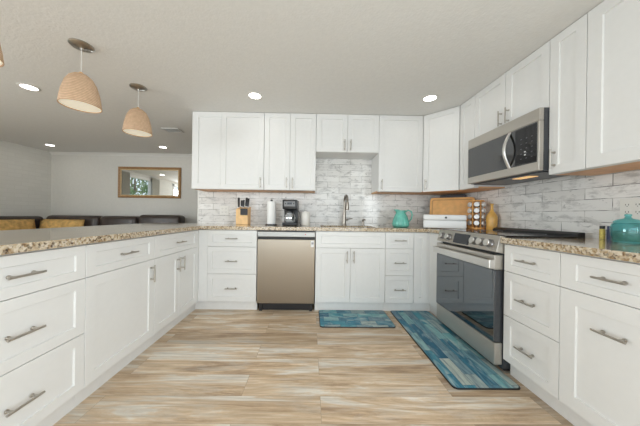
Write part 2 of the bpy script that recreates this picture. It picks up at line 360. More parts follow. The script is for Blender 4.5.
def glass_mat(name, col, opaque):
    """coloured glass that lets light through: transparent + glossy + a little diffuse body"""
    m, nt, p = nodes_of(name)
    out = nt.nodes['Material Output']
    tr = N(nt, 'ShaderNodeBsdfTransparent'); tr.inputs[0].default_value = (*col, 1)
    gl = N(nt, 'ShaderNodeBsdfGlossy'); gl.inputs['Roughness'].default_value = 0.04; gl.inputs[0].default_value = (0.9, 0.95, 0.95, 1)
    p.inputs['Base Color'].default_value = (*[c * 0.75 for c in col], 1); p.inputs['Roughness'].default_value = 0.08
    lw = N(nt, 'ShaderNodeLayerWeight', i_Blend=0.5)
    pw = N(nt, 'ShaderNodeMath', operation='POWER'); pw.inputs[1].default_value = 5.0; nt.links.new(lw.outputs['Facing'], pw.inputs[0])
    fr = N(nt, 'ShaderNodeMath', operation='MULTIPLY_ADD'); fr.inputs[1].default_value = 0.9; fr.inputs[2].default_value = 0.04; nt.links.new(pw.outputs[0], fr.inputs[0])
    m1 = N(nt, 'ShaderNodeMixShader'); m2 = N(nt, 'ShaderNodeMixShader'); m1.inputs[0].default_value = opaque
    nt.links.new(tr.outputs[0], m1.inputs[1]); nt.links.new(p.outputs[0], m1.inputs[2])
    nt.links.new(fr.outputs[0], m2.inputs[0]); nt.links.new(m1.outputs[0], m2.inputs[1]); nt.links.new(gl.outputs[0], m2.inputs[2])
    nt.links.new(m2.outputs[0], out.inputs['Surface'])
glass_mat('clear_pane', (0.97, 0.98, 0.98), 0.0)
glass_mat('teal_glass', (0.42, 0.82, 0.83), 0.12)
glass_mat('carafe_glass', (0.80, 0.81, 0.82), 0.45)
glass_mat('jar_glass', (0.85, 0.86, 0.84), 0.1)

# ------------------------------------------------------------------ mesh helpers
class MB:
    def __init__(s): s.bm = bmesh.new()
    def _xf(s, vs, M):
        if M is not None: bmesh.ops.transform(s.bm, matrix=M, verts=vs)
    def box(s, x0, x1, y0, y1, z0, z1, M=None, bev=0.0, seg=2):
        r = bmesh.ops.create_cube(s.bm, size=1)
        vs = r['verts']
        for v in vs:
            v.co = Vector((x0 + (v.co.x + .5) * (x1 - x0), y0 + (v.co.y + .5) * (y1 - y0), z0 + (v.co.z + .5) * (z1 - z0)))
        if bev > 0:
            es = list({e for v in vs for e in v.link_edges})
            rb = bmesh.ops.bevel(s.bm, geom=es, offset=bev, segments=seg, affect='EDGES', profile=0.5)
            vs = list({v for f in rb['faces'] for v in f.verts} | {v for v in vs if v.is_valid})
        s._xf(vs, M); return s
    def prism(s, pts, z0, z1, M=None):
        """polygon pts in xy, extruded z0..z1"""
        lo = [s.bm.verts.new((x, y, z0)) for x, y in pts]; hi = [s.bm.verts.new((x, y, z1)) for x, y in pts]
        n = len(pts)
        s.bm.faces.new(lo[::-1]); s.bm.faces.new(hi)
        for i in range(n): s.bm.faces.new((lo[i], lo[(i + 1) % n], hi[(i + 1) % n], hi[i]))
        s._xf(lo + hi, M); return s
    def lathe(s, prof, seg=32, M=None, closed=False, sx=1.0, sy=1.0):
        """prof: list of (r,z); ends with r=0 are closed"""
        rings = []
        allv = []
        for r, z in prof:
            if r < 1e-6: ring = [s.bm.verts.new((0, 0, z))]
            else: ring = [s.bm.verts.new((r * math.cos(2 * math.pi * k / seg) * sx, r * math.sin(2 * math.pi * k / seg) * sy, z)) for k in range(seg)]
            rings.append(ring); allv += ring
        for a, b in zip(rings, rings[1:]):
            for k in range(seg):
                q = [a[k % len(a)], a[(k + 1) % len(a)], b[(k + 1) % len(b)], b[k % len(b)]]
                u = []
                for v in q:
                    if v not in u: u.append(v)
                if len(u) >= 3:
                    try: s.bm.faces.new(u)
                    except ValueError: pass
        s._xf(allv, M); return s
    def cyl(s, r, z0, z1, seg=24, M=None): return s.lathe([(0, z0), (r, z0), (r, z1), (0, z1)], seg, M)
    def tube(s, pts, rad, seg=10, M=None, flat=None):
        """sweep along points; rad a number or a list; flat=(a,b) gives an elliptic section"""
        pts = [Vector(p) for p in pts]; n = len(pts)
        rads = rad if isinstance(rad, (list, tuple)) else [rad] * n
        rings = []; up = Vector((0, 0, 1))
        prevn = None
        for i, p in enumerate(pts):
            t = (pts[min(i + 1, n - 1)] - pts[max(i - 1, 0)]).normalized()
            if prevn is None:
                ref = up if abs(t.z) < 0.9 else Vector((1, 0, 0))
                nn = (ref - t * ref.dot(t)).normalized()
            else: nn = (prevn - t * prevn.dot(t)).normalized()
            prevn = nn; bb = t.cross(nn)
            a, b = (rads[i], rads[i]) if flat is None else (flat[0], flat[1])
            rings.append([s.bm.verts.new(p + nn * (a * math.cos(2 * math.pi * k / seg)) + bb * (b * math.sin(2 * math.pi * k / seg))) for k in range(seg)])
        for a, b in zip(rings, rings[1:]):
            for k in range(seg): s.bm.faces.new((a[k], a[(k + 1) % seg], b[(k + 1) % seg], b[k]))
        s.bm.faces.new(rings[0][::-1]); s.bm.faces.new(rings[-1])
        s._xf([v for r in rings for v in r], M); return s
    def cells(s, xs, ys, filled, z0, z1):
        V = {}
        def v(i, j, k):
            if (i, j, k) not in V: V[(i, j, k)] = s.bm.verts.new((xs[i], ys[j], (z0, z1)[k]))
            return V[(i, j, k)]
        nx, ny = len(xs) - 1, len(ys) - 1
        F = lambda i, j: 0 <= i < nx and 0 <= j < ny and filled(i, j)
        for i in range(nx):
            for j in range(ny):
                if not F(i, j): continue
                s.bm.faces.new((v(i, j, 1), v(i + 1, j, 1), v(i + 1, j + 1, 1), v(i, j + 1, 1)))
                s.bm.faces.new((v(i, j, 0), v(i, j + 1, 0), v(i + 1, j + 1, 0), v(i + 1, j, 0)))
                if not F(i - 1, j): s.bm.faces.new((v(i, j, 0), v(i, j, 1), v(i, j + 1, 1), v(i, j + 1, 0)))
                if not F(i + 1, j): s.bm.faces.new((v(i + 1, j, 0), v(i + 1, j + 1, 0), v(i + 1, j + 1, 1), v(i + 1, j, 1)))
                if not F(i, j - 1): s.bm.faces.new((v(i, j, 0), v(i + 1, j, 0), v(i + 1, j, 1), v(i, j, 1)))
                if not F(i, j + 1): s.bm.faces.new((v(i, j + 1, 0), v(i, j + 1, 1), v(i + 1, j + 1, 1), v(i + 1, j + 1, 0)))
        return s
    def build(s, name, mat, parent=None, smooth=None, bevel=None, subsurf=0):
        bmesh.ops.recalc_face_normals(s.bm, faces=s.bm.faces)
        me = bpy.data.meshes.new(name); s.bm.to_mesh(me); s.bm.free()
        me.materials.append(MATS[mat])
        o = bpy.data.objects.new(name, me); COL.objects.link(o)
        if smooth is not None:
            me.polygons.foreach_set('use_smooth', [True] * len(me.polygons))
            if smooth < 180:
                for e in me.edges: pass
                me.set_sharp_from_angle(angle=R(smooth))
        if bevel:
            b = o.modifiers.new('edge', 'BEVEL'); b.width = bevel; b.segments = 2; b.limit_method = 'ANGLE'; b.angle_limit = R(40)
        if subsurf:
            q = o.modifiers.new('soft', 'SUBSURF'); q.levels = subsurf; q.render_levels = subsurf
        if parent is not None: o.parent = parent
        return o

def tag(o, label, cat, group=None, kind=None):
    o['label'] = label; o['category'] = cat
    if group: o['group'] = group
    o['kind'] = kind or 'thing'
    return o
def thing(name, label, cat, loc=(0, 0, 0), rz=0.0, group=None):
    o = bpy.data.objects.new(name, None); COL.objects.link(o); o.empty_display_size = 0.05
    o.location = loc; o.rotation_euler = (0, 0, rz)
    return tag(o, label, cat, group)
def struct(name, mb, mat, **kw):
    o = mb.build(name, mat, **kw); o['kind'] = 'structure'; return o
def copy_tree(o, parent=None):
    kids = [c for c in bpy.data.objects if c.parent == o]
    c = o.copy(); COL.objects.link(c); c.parent = parent
    for k in kids: copy_tree(k, c)
    return c

# ------------------------------------------------------------------ the room
H = 2.262
XL, XR = -4.2, 3.09; FAR = 1.75
WY0, WY1, WZ0, WZ1 = -1.30, -0.20, 0.85, 2.12       # the living room window
SW = -0.347                                    # the back wall's open end
struct('floor', MB().box(XL - .1, XR + .1, REAR_Y - .1, FAR + .1, -0.06, 0.0), 'floor_planks')
struct('ceiling', MB().box(XL - .1, XR + .1, REAR_Y - .1, FAR + .1, H, H + 0.08), 'ceiling_paint')
struct('wall_back', MB().box(SW, XR, 0.012, 0.13, 0, H), 'wall_paint')
def plate_back(mb, x0, x1, z0, z1): return mb.box(x0, x1, -0.0005, 0.012, z0, z1)
struct('wall_back_tile', MB().cells([SW, 1.203, 1.961, XR - .012], [0.0, .9, 1.45], lambda i, j: True, 0, 1) and
       MB().box(SW, XR - .012, 0.0, 0.012, 0.90, 1.85), 'tile_back')
struct('wall_right', MB().box(XR, XR + .12, -3.55, FAR, 0, H).box(XR, XR + .12, REAR_Y, -5.15, 0, H).box(XR, XR + .12, -5.15, -3.55, 0, .85).box(XR, XR + .12, -5.15, -3.55, WZ1, H), 'wall_paint')
struct('wall_right_tile', MB().box(XR - .012, XR, -2.9, 0.0, 0.90, 1.80), 'tile_side')
struct('wall_far', MB().box(XL, XR, FAR, FAR + .12, 0, H), 'wall_paint')
# living-room wall with its window opening, plus one for the added window
m = (MB().box(XL - .12, XL, REAR_Y, -4.55, 0, H).box(XL - .12, XL, -2.55, WY0, 0, H).box(XL - .12, XL, -4.55, -2.55, 0, WZ0).box(XL - .12, XL, -4.55, -2.55, WZ1, H)).box(XL - .12, XL, WY1, FAR, 0, H).box(XL - .12, XL, WY0, WY1, 0, WZ0).box(XL - .12, XL, WY0, WY1, WZ1, H)
struct('wall_left', m, 'painted_brick')
def window(name, xw, d, y0, y1):
    """frame, sill, meeting rail and pane in a wall opening; d is the direction into the room"""
    m = MB(); a, b = sorted((xw - .10 * d, xw + .015 * d)); b2 = sorted((xw - .10 * d, xw + .03 * d)); c = sorted((xw - .08 * d, xw - .04 * d))
    m.box(a, b, y0 - .05, y0 + .03, WZ0 - .05, WZ1 + .05).box(a, b, y1 - .03, y1 + .05, WZ0 - .05, WZ1 + .05).box(a, b, y0 - .05, y1 + .05, WZ1 - .02, WZ1 + .05)
    m.box(*b2, y0 - .05, y1 + .05, WZ0 - .06, WZ0 + .02).box(*c, y0, y1, (WZ0 + WZ1) / 2 - .02, (WZ0 + WZ1) / 2 + .02)
    f_ = struct(name, m, 'trim_white')
    p_ = sorted((xw - .062 * d, xw - .058 * d)); MB().box(*p_, y0, y1, WZ0, WZ1).build('pane', 'clear_pane', f_)
window('window_1', XL, 1, WY0, WY1); window('added_window_2', XL, 1, -4.55, -2.55); window('added_window_3', XR, -1, -5.15, -3.55)  # the first shows in the mirror; the others are unseen, added for daylight
# unseen glazed doors added behind the camera as a daylight source
DX0, DX1, DZ = -1.6, 2.8, 2.1
m = MB().box(XL, DX0, REAR_Y - .12, REAR_Y, 0, H).box(DX1, XR, REAR_Y - .12, REAR_Y, 0, H).box(DX0, DX1, REAR_Y - .12, REAR_Y, DZ, H)
struct('wall_rear', m, 'wall_paint')
m = MB(); w = (DX1 - DX0) / 4
for k in range(4):
    a, b = DX0 + k * w, DX0 + (k + 1) * w
    m.box(a, a + .05, REAR_Y - .005, REAR_Y + .03, 0, DZ).box(b - .05, b, REAR_Y - .005, REAR_Y + .03, 0, DZ)
    m.box(a, b, REAR_Y - .005, REAR_Y + .03, 0, .08).box(a, b, REAR_Y - .005, REAR_Y + .03, DZ - .07, DZ)
dr = struct('added_door_1', m, 'trim_white')
MB().box(DX0, DX1, REAR_Y + .008, REAR_Y + .012, .05, DZ - .05).build('pane', 'clear_pane', dr)
# crown moulding of the living room
def crown(name, p0, p1, nrm):
    m = MB(); prof = [(0, 0), (0.045, 0), (0.045, -0.01), (0.018, -0.035), (0.012, -0.055), (0, -0.055)]
    a = Vector(p0); b = Vector(p1); nn = Vector(nrm)
    L = [m.bm.verts.new(a + nn * d + Vector((0, 0, z))) for d, z in prof]; Q = [m.bm.verts.new(b + nn * d + Vector((0, 0, z))) for d, z in prof]
    k = len(prof)
    for i in range(k): m.bm.faces.new((L[i], L[(i + 1) % k], Q[(i + 1) % k], Q[i]))
    m.bm.faces.new(L[::-1]); m.bm.faces.new(Q)
    struct(name, m, 'trim_white')
crown('trim_1', (XL, FAR, H), (XR, FAR, H), (0, -1, 0))
struct('trim_3', MB().box(XL, XR, FAR - .015, FAR, 0, .09), 'trim_white')
struct('trim_2', MB().box(SW - .012, SW, -0.001, 0.13, 0.914, H), 'trim_white')

# ------------------------------------------------------------------ cabinets
def front(mb, x0, x1, z0, z1, st=0.057, rl=None, right=True, t=0.020, rec=0.008):
    """shaker front in local space, face at y=0, facing -y"""
    rl = st if rl is None else rl
    bm = mb.bm
    ix0, ix1, iz0, iz1 = x0 + st, x1 - (st if right else 0.002), z0 + rl, z1 - rl
    ch = 0.003
    O = [(x0, z0), (x1, z0), (x1, z1), (x0, z1)]
    I = [(ix0, iz0), (ix1, iz0), (ix1, iz1), (ix0, iz1)]
    I2 = [(ix0 + ch, iz0 + ch), (ix1 - ch, iz0 + ch), (ix1 - ch, iz1 - ch), (ix0 + ch, iz1 - ch)]
    e = 0.0012
    Oi = [(x0 + e, z0 + e), (x1 - e, z0 + e), (x1 - e, z1 - e), (x0 + e, z1 - e)]
    V = lambda L, y: [bm.verts.new((x, y, z)) for x, z in L]
    back, side, face, inn, pan = V(O, t), V(O, e), V(Oi, 0), V(I, 0), V(I2, rec)
    def ring(a, b):
        for i in range(4): bm.faces.new((a[i], a[(i + 1) % 4], b[(i + 1) % 4], b[i]))
    ring(back, side); ring(side, face); ring(face, inn); ring(inn, pan)
    bm.faces.new(pan); bm.faces.new(back[::-1])
    return mb
def pull(parent, cx, cz, horiz=True, L=0.128, y=0.0):
    """brushed bar pull on two posts"""
    m = MB(); r = 0.0052; s = 0.030
    M = Matrix.Translation((cx, y, cz)) @ (Matrix.Identity(4) if horiz else Matrix.Rotation(R(90), 4, 'Y'))
    m.tube([(-L / 2, -s, 0), (L / 2, -s, 0)], r, 10, M)
    for q in (-1, 1):
        m.tube([(q * (L / 2 - .022), 0.0, 0), (q * (L / 2 - .022), -s + .001, 0)], 0.0048, 8, M)
        m.tube([(q * (L / 2 - .022), 0.0, 0), (q * (L / 2 - .022), -.004, 0)], 0.008, 8, M)
    return m.build('handle', 'nickel', parent, smooth=40)
G = 0.0016
ZB, ZT = 0.105, 0.868
D1, D2 = 0.692, 0.401
def drawer(p, x0, x1, z0, z1, hz=None, st=0.05, rl=None, handle=True, L=0.128):
    o = front(MB(), x0 + G, x1 - G, z0 + G, z1 - G, st, rl).build('drawer_front', 'cabinet_white', p)
    if handle: pull(o, (x0 + x1) / 2, hz if hz else (z0 + z1) / 2, True, L)
    return o
def door(p, x0, x1, z0, z1, hx=None, hz=None, horiz=False, st=0.057, L=0.128, **kw):
    o = front(MB(), x0 + G, x1 - G, z0 + G, z1 - G, st, **kw).build('door', 'cabinet_white', p)
    if hx is not None: pull(o, hx, hz, horiz, L)
    return o
def base_cab(label, loc, rz, w, depth=0.60, toe=True):
    p = thing('base_cabinet', label, 'cabinet', loc, rz, 'white base cabinets')
    MB().box(0.0005, w - .0005, 0.021, depth, ZB, 0.8745).build('carcass', 'cabinet_white', p)
    if toe: MB().box(0.0005, w - .0005, 0.052, 0.075, 0, ZB - .001).build('toe_kick', 'toe_white', p)
    return p
ROT_PEN, ROT_RIGHT = R(90), R(-90)
XP, YB, XS = -0.02 - 0.02, -0.63, 2.442
def three(p, w, L=0.128):
    drawer(p, 0, w, D1, ZT, 0.781, 0.05, 0.045, True, L); drawer(p, 0, w, D2, D1, 0.540, L=L); drawer(p, 0, w, ZB, D2, 0.250, L=L)
# peninsula (local x runs towards the back wall)
PA, PB, PC, PD = -2.448, -1.888, -1.335, -0.655
c = base_cab('white three-drawer base cabinet at the free end of the peninsula', (XP, PA, 0), ROT_PEN, PB - PA); three(c, PB - PA)
c = base_cab('white peninsula cabinet with one drawer over one single wide door', (XP, PB, 0), ROT_PEN, PC - PB); w = PC - PB
drawer(c, 0, w, D1, ZT, 0.781, 0.057, 0.045); door(c, 0, w, ZB, D1, w - .044, 0.589)
c = base_cab('white peninsula cabinet with one drawer over paired doors beside the inside corner', (XP, PC, 0), ROT_PEN, PD - PC); w = PD - PC
drawer(c, 0, w, D1, ZT, 0.781, 0.057, 0.045); door(c, 0, w / 2, ZB, D1, w / 2 - .036, 0.585); door(c, w / 2, w, ZB, D1, w / 2 + .036, 0.585)
MB().box(w + .0005, w + .0265, 0.002, .02, ZB, ZT).build('filler', 'cabinet_white', c)
MB().box(w + .0005, w + .076, 0.052, .06, 0, ZB - .001).build('toe_kick', 'toe_white', c)
tag(MB().box(-0.66, -0.645, PA, -0.002, 0, 0.874).build('peninsula_panel', 'cabinet_white'), 'white finished panel on the living room face of the peninsula', 'panel')
# back run
c = base_cab('white three-drawer base cabinet between the peninsula corner and the dishwasher', (0.055, YB, 0), 0, 0.523); three(c, 0.523)
MB().box(-0.0955, -0.0005, 0.002, 0.02, ZB, ZT).build('filler', 'cabinet_white', c)
MB().box(-0.1465, -0.0005, 0.052, 0.075, 0, ZB - .001).build('toe_kick', 'toe_white', c)
c = base_cab('white sink base cabinet with two doors below the faucet', (1.2075, YB, 0), 0, 0.753)
for ch in [q for q in bpy.data.objects if q.parent == c and q.name.startswith('carcass')]: bpy.data.objects.remove(ch)
MB().box(0.0005, .018, 0.021, .60, ZB, .8745).box(.735, .7525, 0.021, .60, ZB, .8745).box(.018, .735, .021, .60, ZB, ZB + .018).box(.018, .735, .584, .60, ZB, .8745).box(.018, .735, .021, .039, .70, .8745).build('carcass', 'cabinet_white', c)
drawer(c, 0, .753, D1, ZT, None, 0.057, 0.045, False).name = 'false_front'
door(c, 0, .3765, ZB, D1, .3765 - .036, 0.600); door(c, .3765, .753, ZB, D1, .3765 + .036, 0.600)
c = base_cab('narrow white three-drawer base cabinet just past the sink cabinet toward the range', (1.961, YB, 0), 0, 0.308); three(c, 0.308)
c = base_cab('narrow white corner base cabinet with a handleless door beside the range', (2.270, YB, 0), 0, 0.79, 0.618)
door(c, 0, .152, ZB, ZT)
MB().box(.152, .172, 0.002, 0.021, ZB, ZT).box(.172, .190, -.226, .0205, ZB, ZT).build('filler', 'cabinet_white', c)
MB().box(.190, .79, -.226, 0.0205, ZB, .8745).build('return_panel', 'cabinet_white', c)
MB().box(.21, .226, -.226, 0.050, 0, ZB - .001).build('toe_kick', 'toe_white', c)
# right-hand run (local x runs towards the camera)
RA, RB, RC = -1.606, -1.957, -2.72
c = base_cab('white three-drawer base cabinet standing against the side of the range', (XS, RA, 0), ROT_RIGHT, RA - RB); three(c, RA - RB, .116)
c = base_cab('white base cabinet with a drawer over a tall pull-out front, below the teal jar', (XS, RB, 0), ROT_RIGHT, RB - RC); w = RB - RC
drawer(c, 0, w, D1, ZT, None, 0.07, 0.045, False); pull([q for q in bpy.data.objects if q.parent == c and q.name.startswith('drawer_front')][0], .216, 0.783, True, .116)
door(c, 0, w, ZB, D1, .218, 0.549, True, st=0.07, L=.116)

# uppers
UB, UT = 1.338, 2.259
YU, XU = -0.337, 2.765
def upper(label, loc, rz, w, z0=UB, depth=0.334):
    p = thing('upper_cabinet', label, 'cabinet', (loc[0], loc[1], z0), rz, 'white upper cabinets')
    MB().box(0.0005, w - .0005, 0.021, depth, 0.012, UT - z0).box(0.0005, w - .0005, 0.021, 0.048, 0.0, 0.0118).build('carcass', 'cabinet_white', p)
    MB().box(0.0005, w - .0005, 0.0485, depth, 0.0, 0.0118).build('bottom_panel', 'maple', p)
    return p
def udoor(p, x0, x1, h, hx=None, hz=0.082, **kw): return door(p, x0, x1, 0.0, h, hx, hz, **kw)
HU = UT - UB
c = upper('white upper cabinet at the open end of the back wall above the knife block', (-0.273, YU), 0, 0.855)
MB().box(0.0, .0005, 0.021, .334, 0, HU).build('end_panel', 'cabinet_white', c)
front(MB(), 0.0, 0.3422, G, HU - G, 0.072, 0.06, right=False).build('fixed_panel', 'cabinet_white', c)
udoor(c, .341, .855, HU, .818)
c = upper('tall white two-door upper cabinet above the coffee maker and dishwasher', (0.584, YU), 0, 0.618); udoor(c, 0, .309, HU, .309 - .036); udoor(c, .309, .618, HU, .309 + .036)
c = upper('short white two-door upper cabinet above the sink', (1.2035, YU), 0, 0.757, 1.803); hs = UT - 1.803
udoor(c, 0, .3785, hs, .3785 - .036); udoor(c, .3785, .757, hs, .3785 + .036)
for q in bpy.data.objects:
    if q.parent == c and q.name.startswith('bottom_panel'): q.data.materials[0] = MATS['cabinet_white']
c = upper('white single-door upper cabinet above the teal pitcher', (1.9615, YU), 0, 0.531); udoor(c, 0, .531, HU, .038)
# diagonal corner cabinet
A = Vector((2.494, YU)); B = Vector((XU, -.612)); dv = (B - A); w = dv.length; ang = math.atan2(dv.y, dv.x)
c = thing('upper_cabinet', 'white diagonal corner upper cabinet above the bread box', 'cabinet', (A.x, A.y, UB), ang, 'white upper cabinets')
Mi = (Matrix.Translation((A.x, A.y, 0)) @ Matrix.Rotation(ang, 4, 'Z')).inverted()
def loc2(x, y): v = Mi @ Vector((x, y, 0)); return (v.x, v.y)
nrm = Vector((dv.y, -dv.x)).normalized()      # towards the room
ins = -nrm * 0.021
pts = [loc2(2.494, -.003), loc2(2.494, YU + .024), loc2(A.x + ins.x + .004, A.y + ins.y), loc2(B.x + ins.x, B.y + ins.y + .004), loc2(XU + .024, -.611), loc2(3.076, -.611), loc2(3.076, -.003)]
MB().prism(pts, 0.012, HU).build('carcass', 'cabinet_white', c); MB().prism(pts, 0, 0.012).build('bottom_panel', 'maple', c)
udoor(c, 0.003, w - .003, HU, .038)
c = upper('narrow blank white upper cabinet between the diagonal corner cabinet and the microwave', (XU, -.614), ROT_RIGHT, .229, depth=.311); udoor(c, 0, .229, HU)
c = upper('short white two-door upper cabinet directly above the microwave', (XU, -.844), ROT_RIGHT, .729, 1.802, depth=.311); hs = UT - 1.802
udoor(c, 0, .3645, hs, .3645 - .036); udoor(c, .3645, .729, hs, .3645 + .036)
c = upper('narrow white upper cabinet with a pull beside the dark end of the microwave', (XU, -1.574), ROT_RIGHT, .215, depth=.311); udoor(c, 0, .215, HU, .040, .10)
c = upper('wide white upper cabinet above the teal jar and the wall outlet', (XU, -1.790), ROT_RIGHT, .80, depth=.311); udoor(c, 0, .80, HU, st=.07)

# ------------------------------------------------------------------ worktops
CT0, CT1 = 0.875, 0.913
SX0, SX1, SY0, SY1 = 1.27, 1.90, -0.56, -0.165
xs = [-0.90, -0.015, SX0, SX1, 2.415, 3.003, 3.074]; ys = [-2.49, -1.603, -0.858, -0.655, SY0, SY1, -0.003]
def fill(i, j):
    if i == 0: return True
    if j == 0: return False
    if j == 1: return i == 5                   # the strip of granite behind the range
    if j == 2: return i >= 4
    return not (i == 2 and j == 4)
o = MB().cells(xs, ys, fill, CT0, CT1).build('countertop', 'granite', bevel=0.004)
tag(o, 'speckled brown granite worktop of the peninsula, sink run and corner', 'worktop')
o = MB().box(2.415, 3.074, -2.78, -1.604, CT0, CT1).build('countertop', 'granite', bevel=0.004)
tag(o, 'speckled brown granite worktop under the teal jar past the range', 'worktop')

# sink
s = thing('sink', 'stainless undermount sink set into the granite below the faucet', 'sink', ((SX0 + SX1) / 2, (SY0 + SY1) / 2, CT0 - .2))
hx, hy = (SX1 - SX0) / 2 + .004, (SY1 - SY0) / 2 + .004
m = MB(); T = .0045
m.box(-hx, hx, -hy, hy, 0, T).box(-hx, -hx + T, -hy, hy, T, .199).box(hx - T, hx, -hy, hy, T, .199).box(-hx + T, hx - T, -hy, -hy + T, T, .199).box(-hx + T, hx - T, hy - T, hy, T, .199)
m.build('basin', 'stainless', s); MB().lathe([(0, T + .001), (.04, T + .001), (.045, T + .004), (.03, T + .006), (0, T + .003)], 24).build('drain', 'chrome', s, smooth=40)

# faucet
f = thing('faucet', 'brushed nickel gooseneck pull-down faucet behind the sink', 'faucet', (1.586, -0.115, CT1), R(-85))
MB().lathe([(0, 0), (.030, 0), (.030, .006), (.024, .012), (.0, .012)], 28).build('base', 'dark_nickel', f, smooth=40)
pts = [(0, 0, .010), (0, 0, .12), (0, 0, .22), (0, 0, .305)]
for k in range(1, 13):
    a = math.pi * k / 12; pts.append((.078 * (1 - math.cos(a)), 0, .305 + .078 * math.sin(a)))
MB().tube(pts, [.023, .022, .0155] + [.0145] * (len(pts) - 3), 16).build('spout', 'dark_nickel', f, smooth=50)
MB().lathe([(0, .302), (.0155, .302), (.020, .27), (.022, .205), (.020, .195), (0, .195)], 20, Matrix.Translation((.156, 0, 0))).build('spray_head', 'dark_nickel', f, smooth=40)
MB().tube([(0, .0, .075), (0, .05, .078)], .013, 14).tube([(0, .04, .08), (.03, .062, .088), (.075, .085, .09)], [.008, .007, .006], 10).build('lever', 'dark_nickel', f, smooth=50)
f = thing('soap_dispenser', 'small brushed nickel soap pump on the granite beside the sink', 'soap dispenser', (1.835, -0.10, CT1), R(-80))
MB().lathe([(0, 0), (.022, 0), (.022, .006), (.014, .012), (.012, .045), (0, .045)], 22).build('collar', 'dark_nickel', f, smooth=40)
MB().tube([(0, 0, .044), (0, 0, .075), (.02, 0, .082), (.06, 0, .076)], [.015, .014, .011, .008], 12).build('pump_nozzle', 'dark_nickel', f, smooth=50)

# ------------------------------------------------------------------ dishwasher
d = thing('dishwasher', 'stainless steel dishwasher between white base cabinets', 'dishwasher', (0.582, YB - .006, 0))
W = .622
MB().box(.004, W - .004, .04, .60, .10, .868).build('tub', 'dark_grey_metal', d)
MB().box(.003, W - .003, 0, .038, .092, .778, bev=.004).build('door', 'stainless_door', d)
MB().box(.003, W - .003, -.004, .038, .806, .860, bev=.004).build('control_panel', 'stainless_strip', d)
m = MB().box(.003, W - .003, .022, .038, .779, .805).build('pocket_handle', 'slot_dark', d)
MB().box(.02, W - .02, .060, .075, .0, .091).build('toe_kick', 'black_plastic', d)
MB().box(.025, .055, .03, .06, 0, .092).build('leg', 'black_plastic', d); MB().box(W - .055, W - .025, .03, .06, 0, .092).build('leg', 'black_plastic', d)
MB().lathe([(0, 0), (.006, 0), (.006, .0012), (0, .0012)], 16, Matrix.Translation((.515, -.004, .835)) @ Matrix.Rotation(R(90), 4, 'X')).build('logo', 'red_mark', d)
MB().box(.06, .10, -.0052, -.0038, .831, .838).build('control_marks', 'grey_mark', d)
MB().box(.575, .607, -.0012, .0, .70, .768).build('sticker', 'button_white', d)
MB().box(.580, .602, -.0018, -.0011, .728, .750).build('sticker_print', 'grey_mark', d)

# ------------------------------------------------------------------ range (local x runs towards the camera, front faces -y)
RW = .735
g = thing('range', 'stainless slide-in electric range with black glass top', 'range', (XS - .02, -.865, 0), ROT_RIGHT)
MB().box(.004, RW - .004, .028, .576, .03, .8995).build('body', 'dark_grey_metal', g)
MB().box(-.003, RW + .003, .030, .522, .914, .924, bev=.003).box(.001, RW - .001, .030, .518, .901, .914).build('cooktop', 'black_glass', g)
for (x, y, r) in ((.19, .16, .100), (.54, .16, .080), (.19, .37, .075), (.54, .37, .100)):
    MB().lathe([(r - .003, .9242), (r, .9242), (r, .9246), (r - .003, .9246), (r - .003, .9242)], 40, Matrix.Translation((x, y, 0))).build('burner_ring', 'grey_mark', g)
MB().prism([(.518, .90), (.576, .90), (.576, .950), (.548, .950), (.518, .934)], 0, RW, Matrix(((0, 0, 1, 0), (1, 0, 0, 0), (0, 1, 0, 0), (0, 0, 0, 1)))).build('rear_vent_trim', 'black_plastic', g, bevel=.004)
# sloping control panel
CP = [(-.030, .812), (.028, .800), (.040, .913), (.006, .922), (-.002, .918)]
YZ = Matrix(((0, 0, 1, 0), (1, 0, 0, 0), (0, 1, 0, 0), (0, 0, 0, 1)))
cp = MB().prism(CP, 0.0, RW, YZ).build('control_panel', 'stainless', g, bevel=.003)
p0 = Vector((0, -.030, .812)); p1 = Vector((0, -.002, .918)); sl = (p1 - p0).normalized(); pn = Vector((0, -sl.z, sl.y))
def on_panel(x, t, out=0.0): return Vector((x, 0, 0)) + p0 + sl * t + pn * out
FACE = Matrix((( 1, 0, 0, 0), (0, sl.y, pn.y, 0), (0, sl.z, pn.z, 0), (0, 0, 0, 1)))     # local xy on the slope, z out of it
for kx in (.083, .183, .515, .590, .665):
    Mk = Matrix.Translation(on_panel(kx, .053)) @ FACE
    k = MB().lathe([(0, 0), (.031, 0), (.031, .005), (.027, .008), (.026, .028), (0, .028)], 28, Mk).build('knob', 'knob_face', g, smooth=40)
    MB().lathe([(0, .0282), (.0255, .0282), (.024, .034), (.018, .036), (0, .036)], 28, Mk).build('knob_cap', 'stainless_bright', k, smooth=40)
MB().box(.253, .450, -.042, .042, 0, .002, Matrix.Translation(on_panel(0, .053)) @ FACE).build('display', 'display_glass', cp)
# oven door
od = MB().box(.006, RW - .006, -.030, .026, .205, .690, bev=.004).build('oven_door', 'dark_grey_metal', g)
MB().box(.008, RW - .008, -.0335, -.0295, .212, .688, bev=.001).build('oven_window', 'oven_glass', od)
MB().box(.006, RW - .006, -.034, .026, .692, .792, bev=.004).build('door_rail', 'stainless', od)
m = MB().box(.006, RW - .006, -.072, -.058, .700, .760, bev=.006)
for x in (.006, RW - .038): m.box(x, x + .032, -.066, -.030, .700, .760, bev=.003)
m.build('handle', 'stainless_bright', od)
MB().box(.006, RW - .006, -.028, .026, .055, .200, bev=.004).build('storage_drawer', 'stainless_drawer', g)
for x in (.03, RW - .07):
    for y in (.06, .50): MB().box(x, x + .04, y, y + .04, 0, .0305).build('leg', 'black_plastic', g)

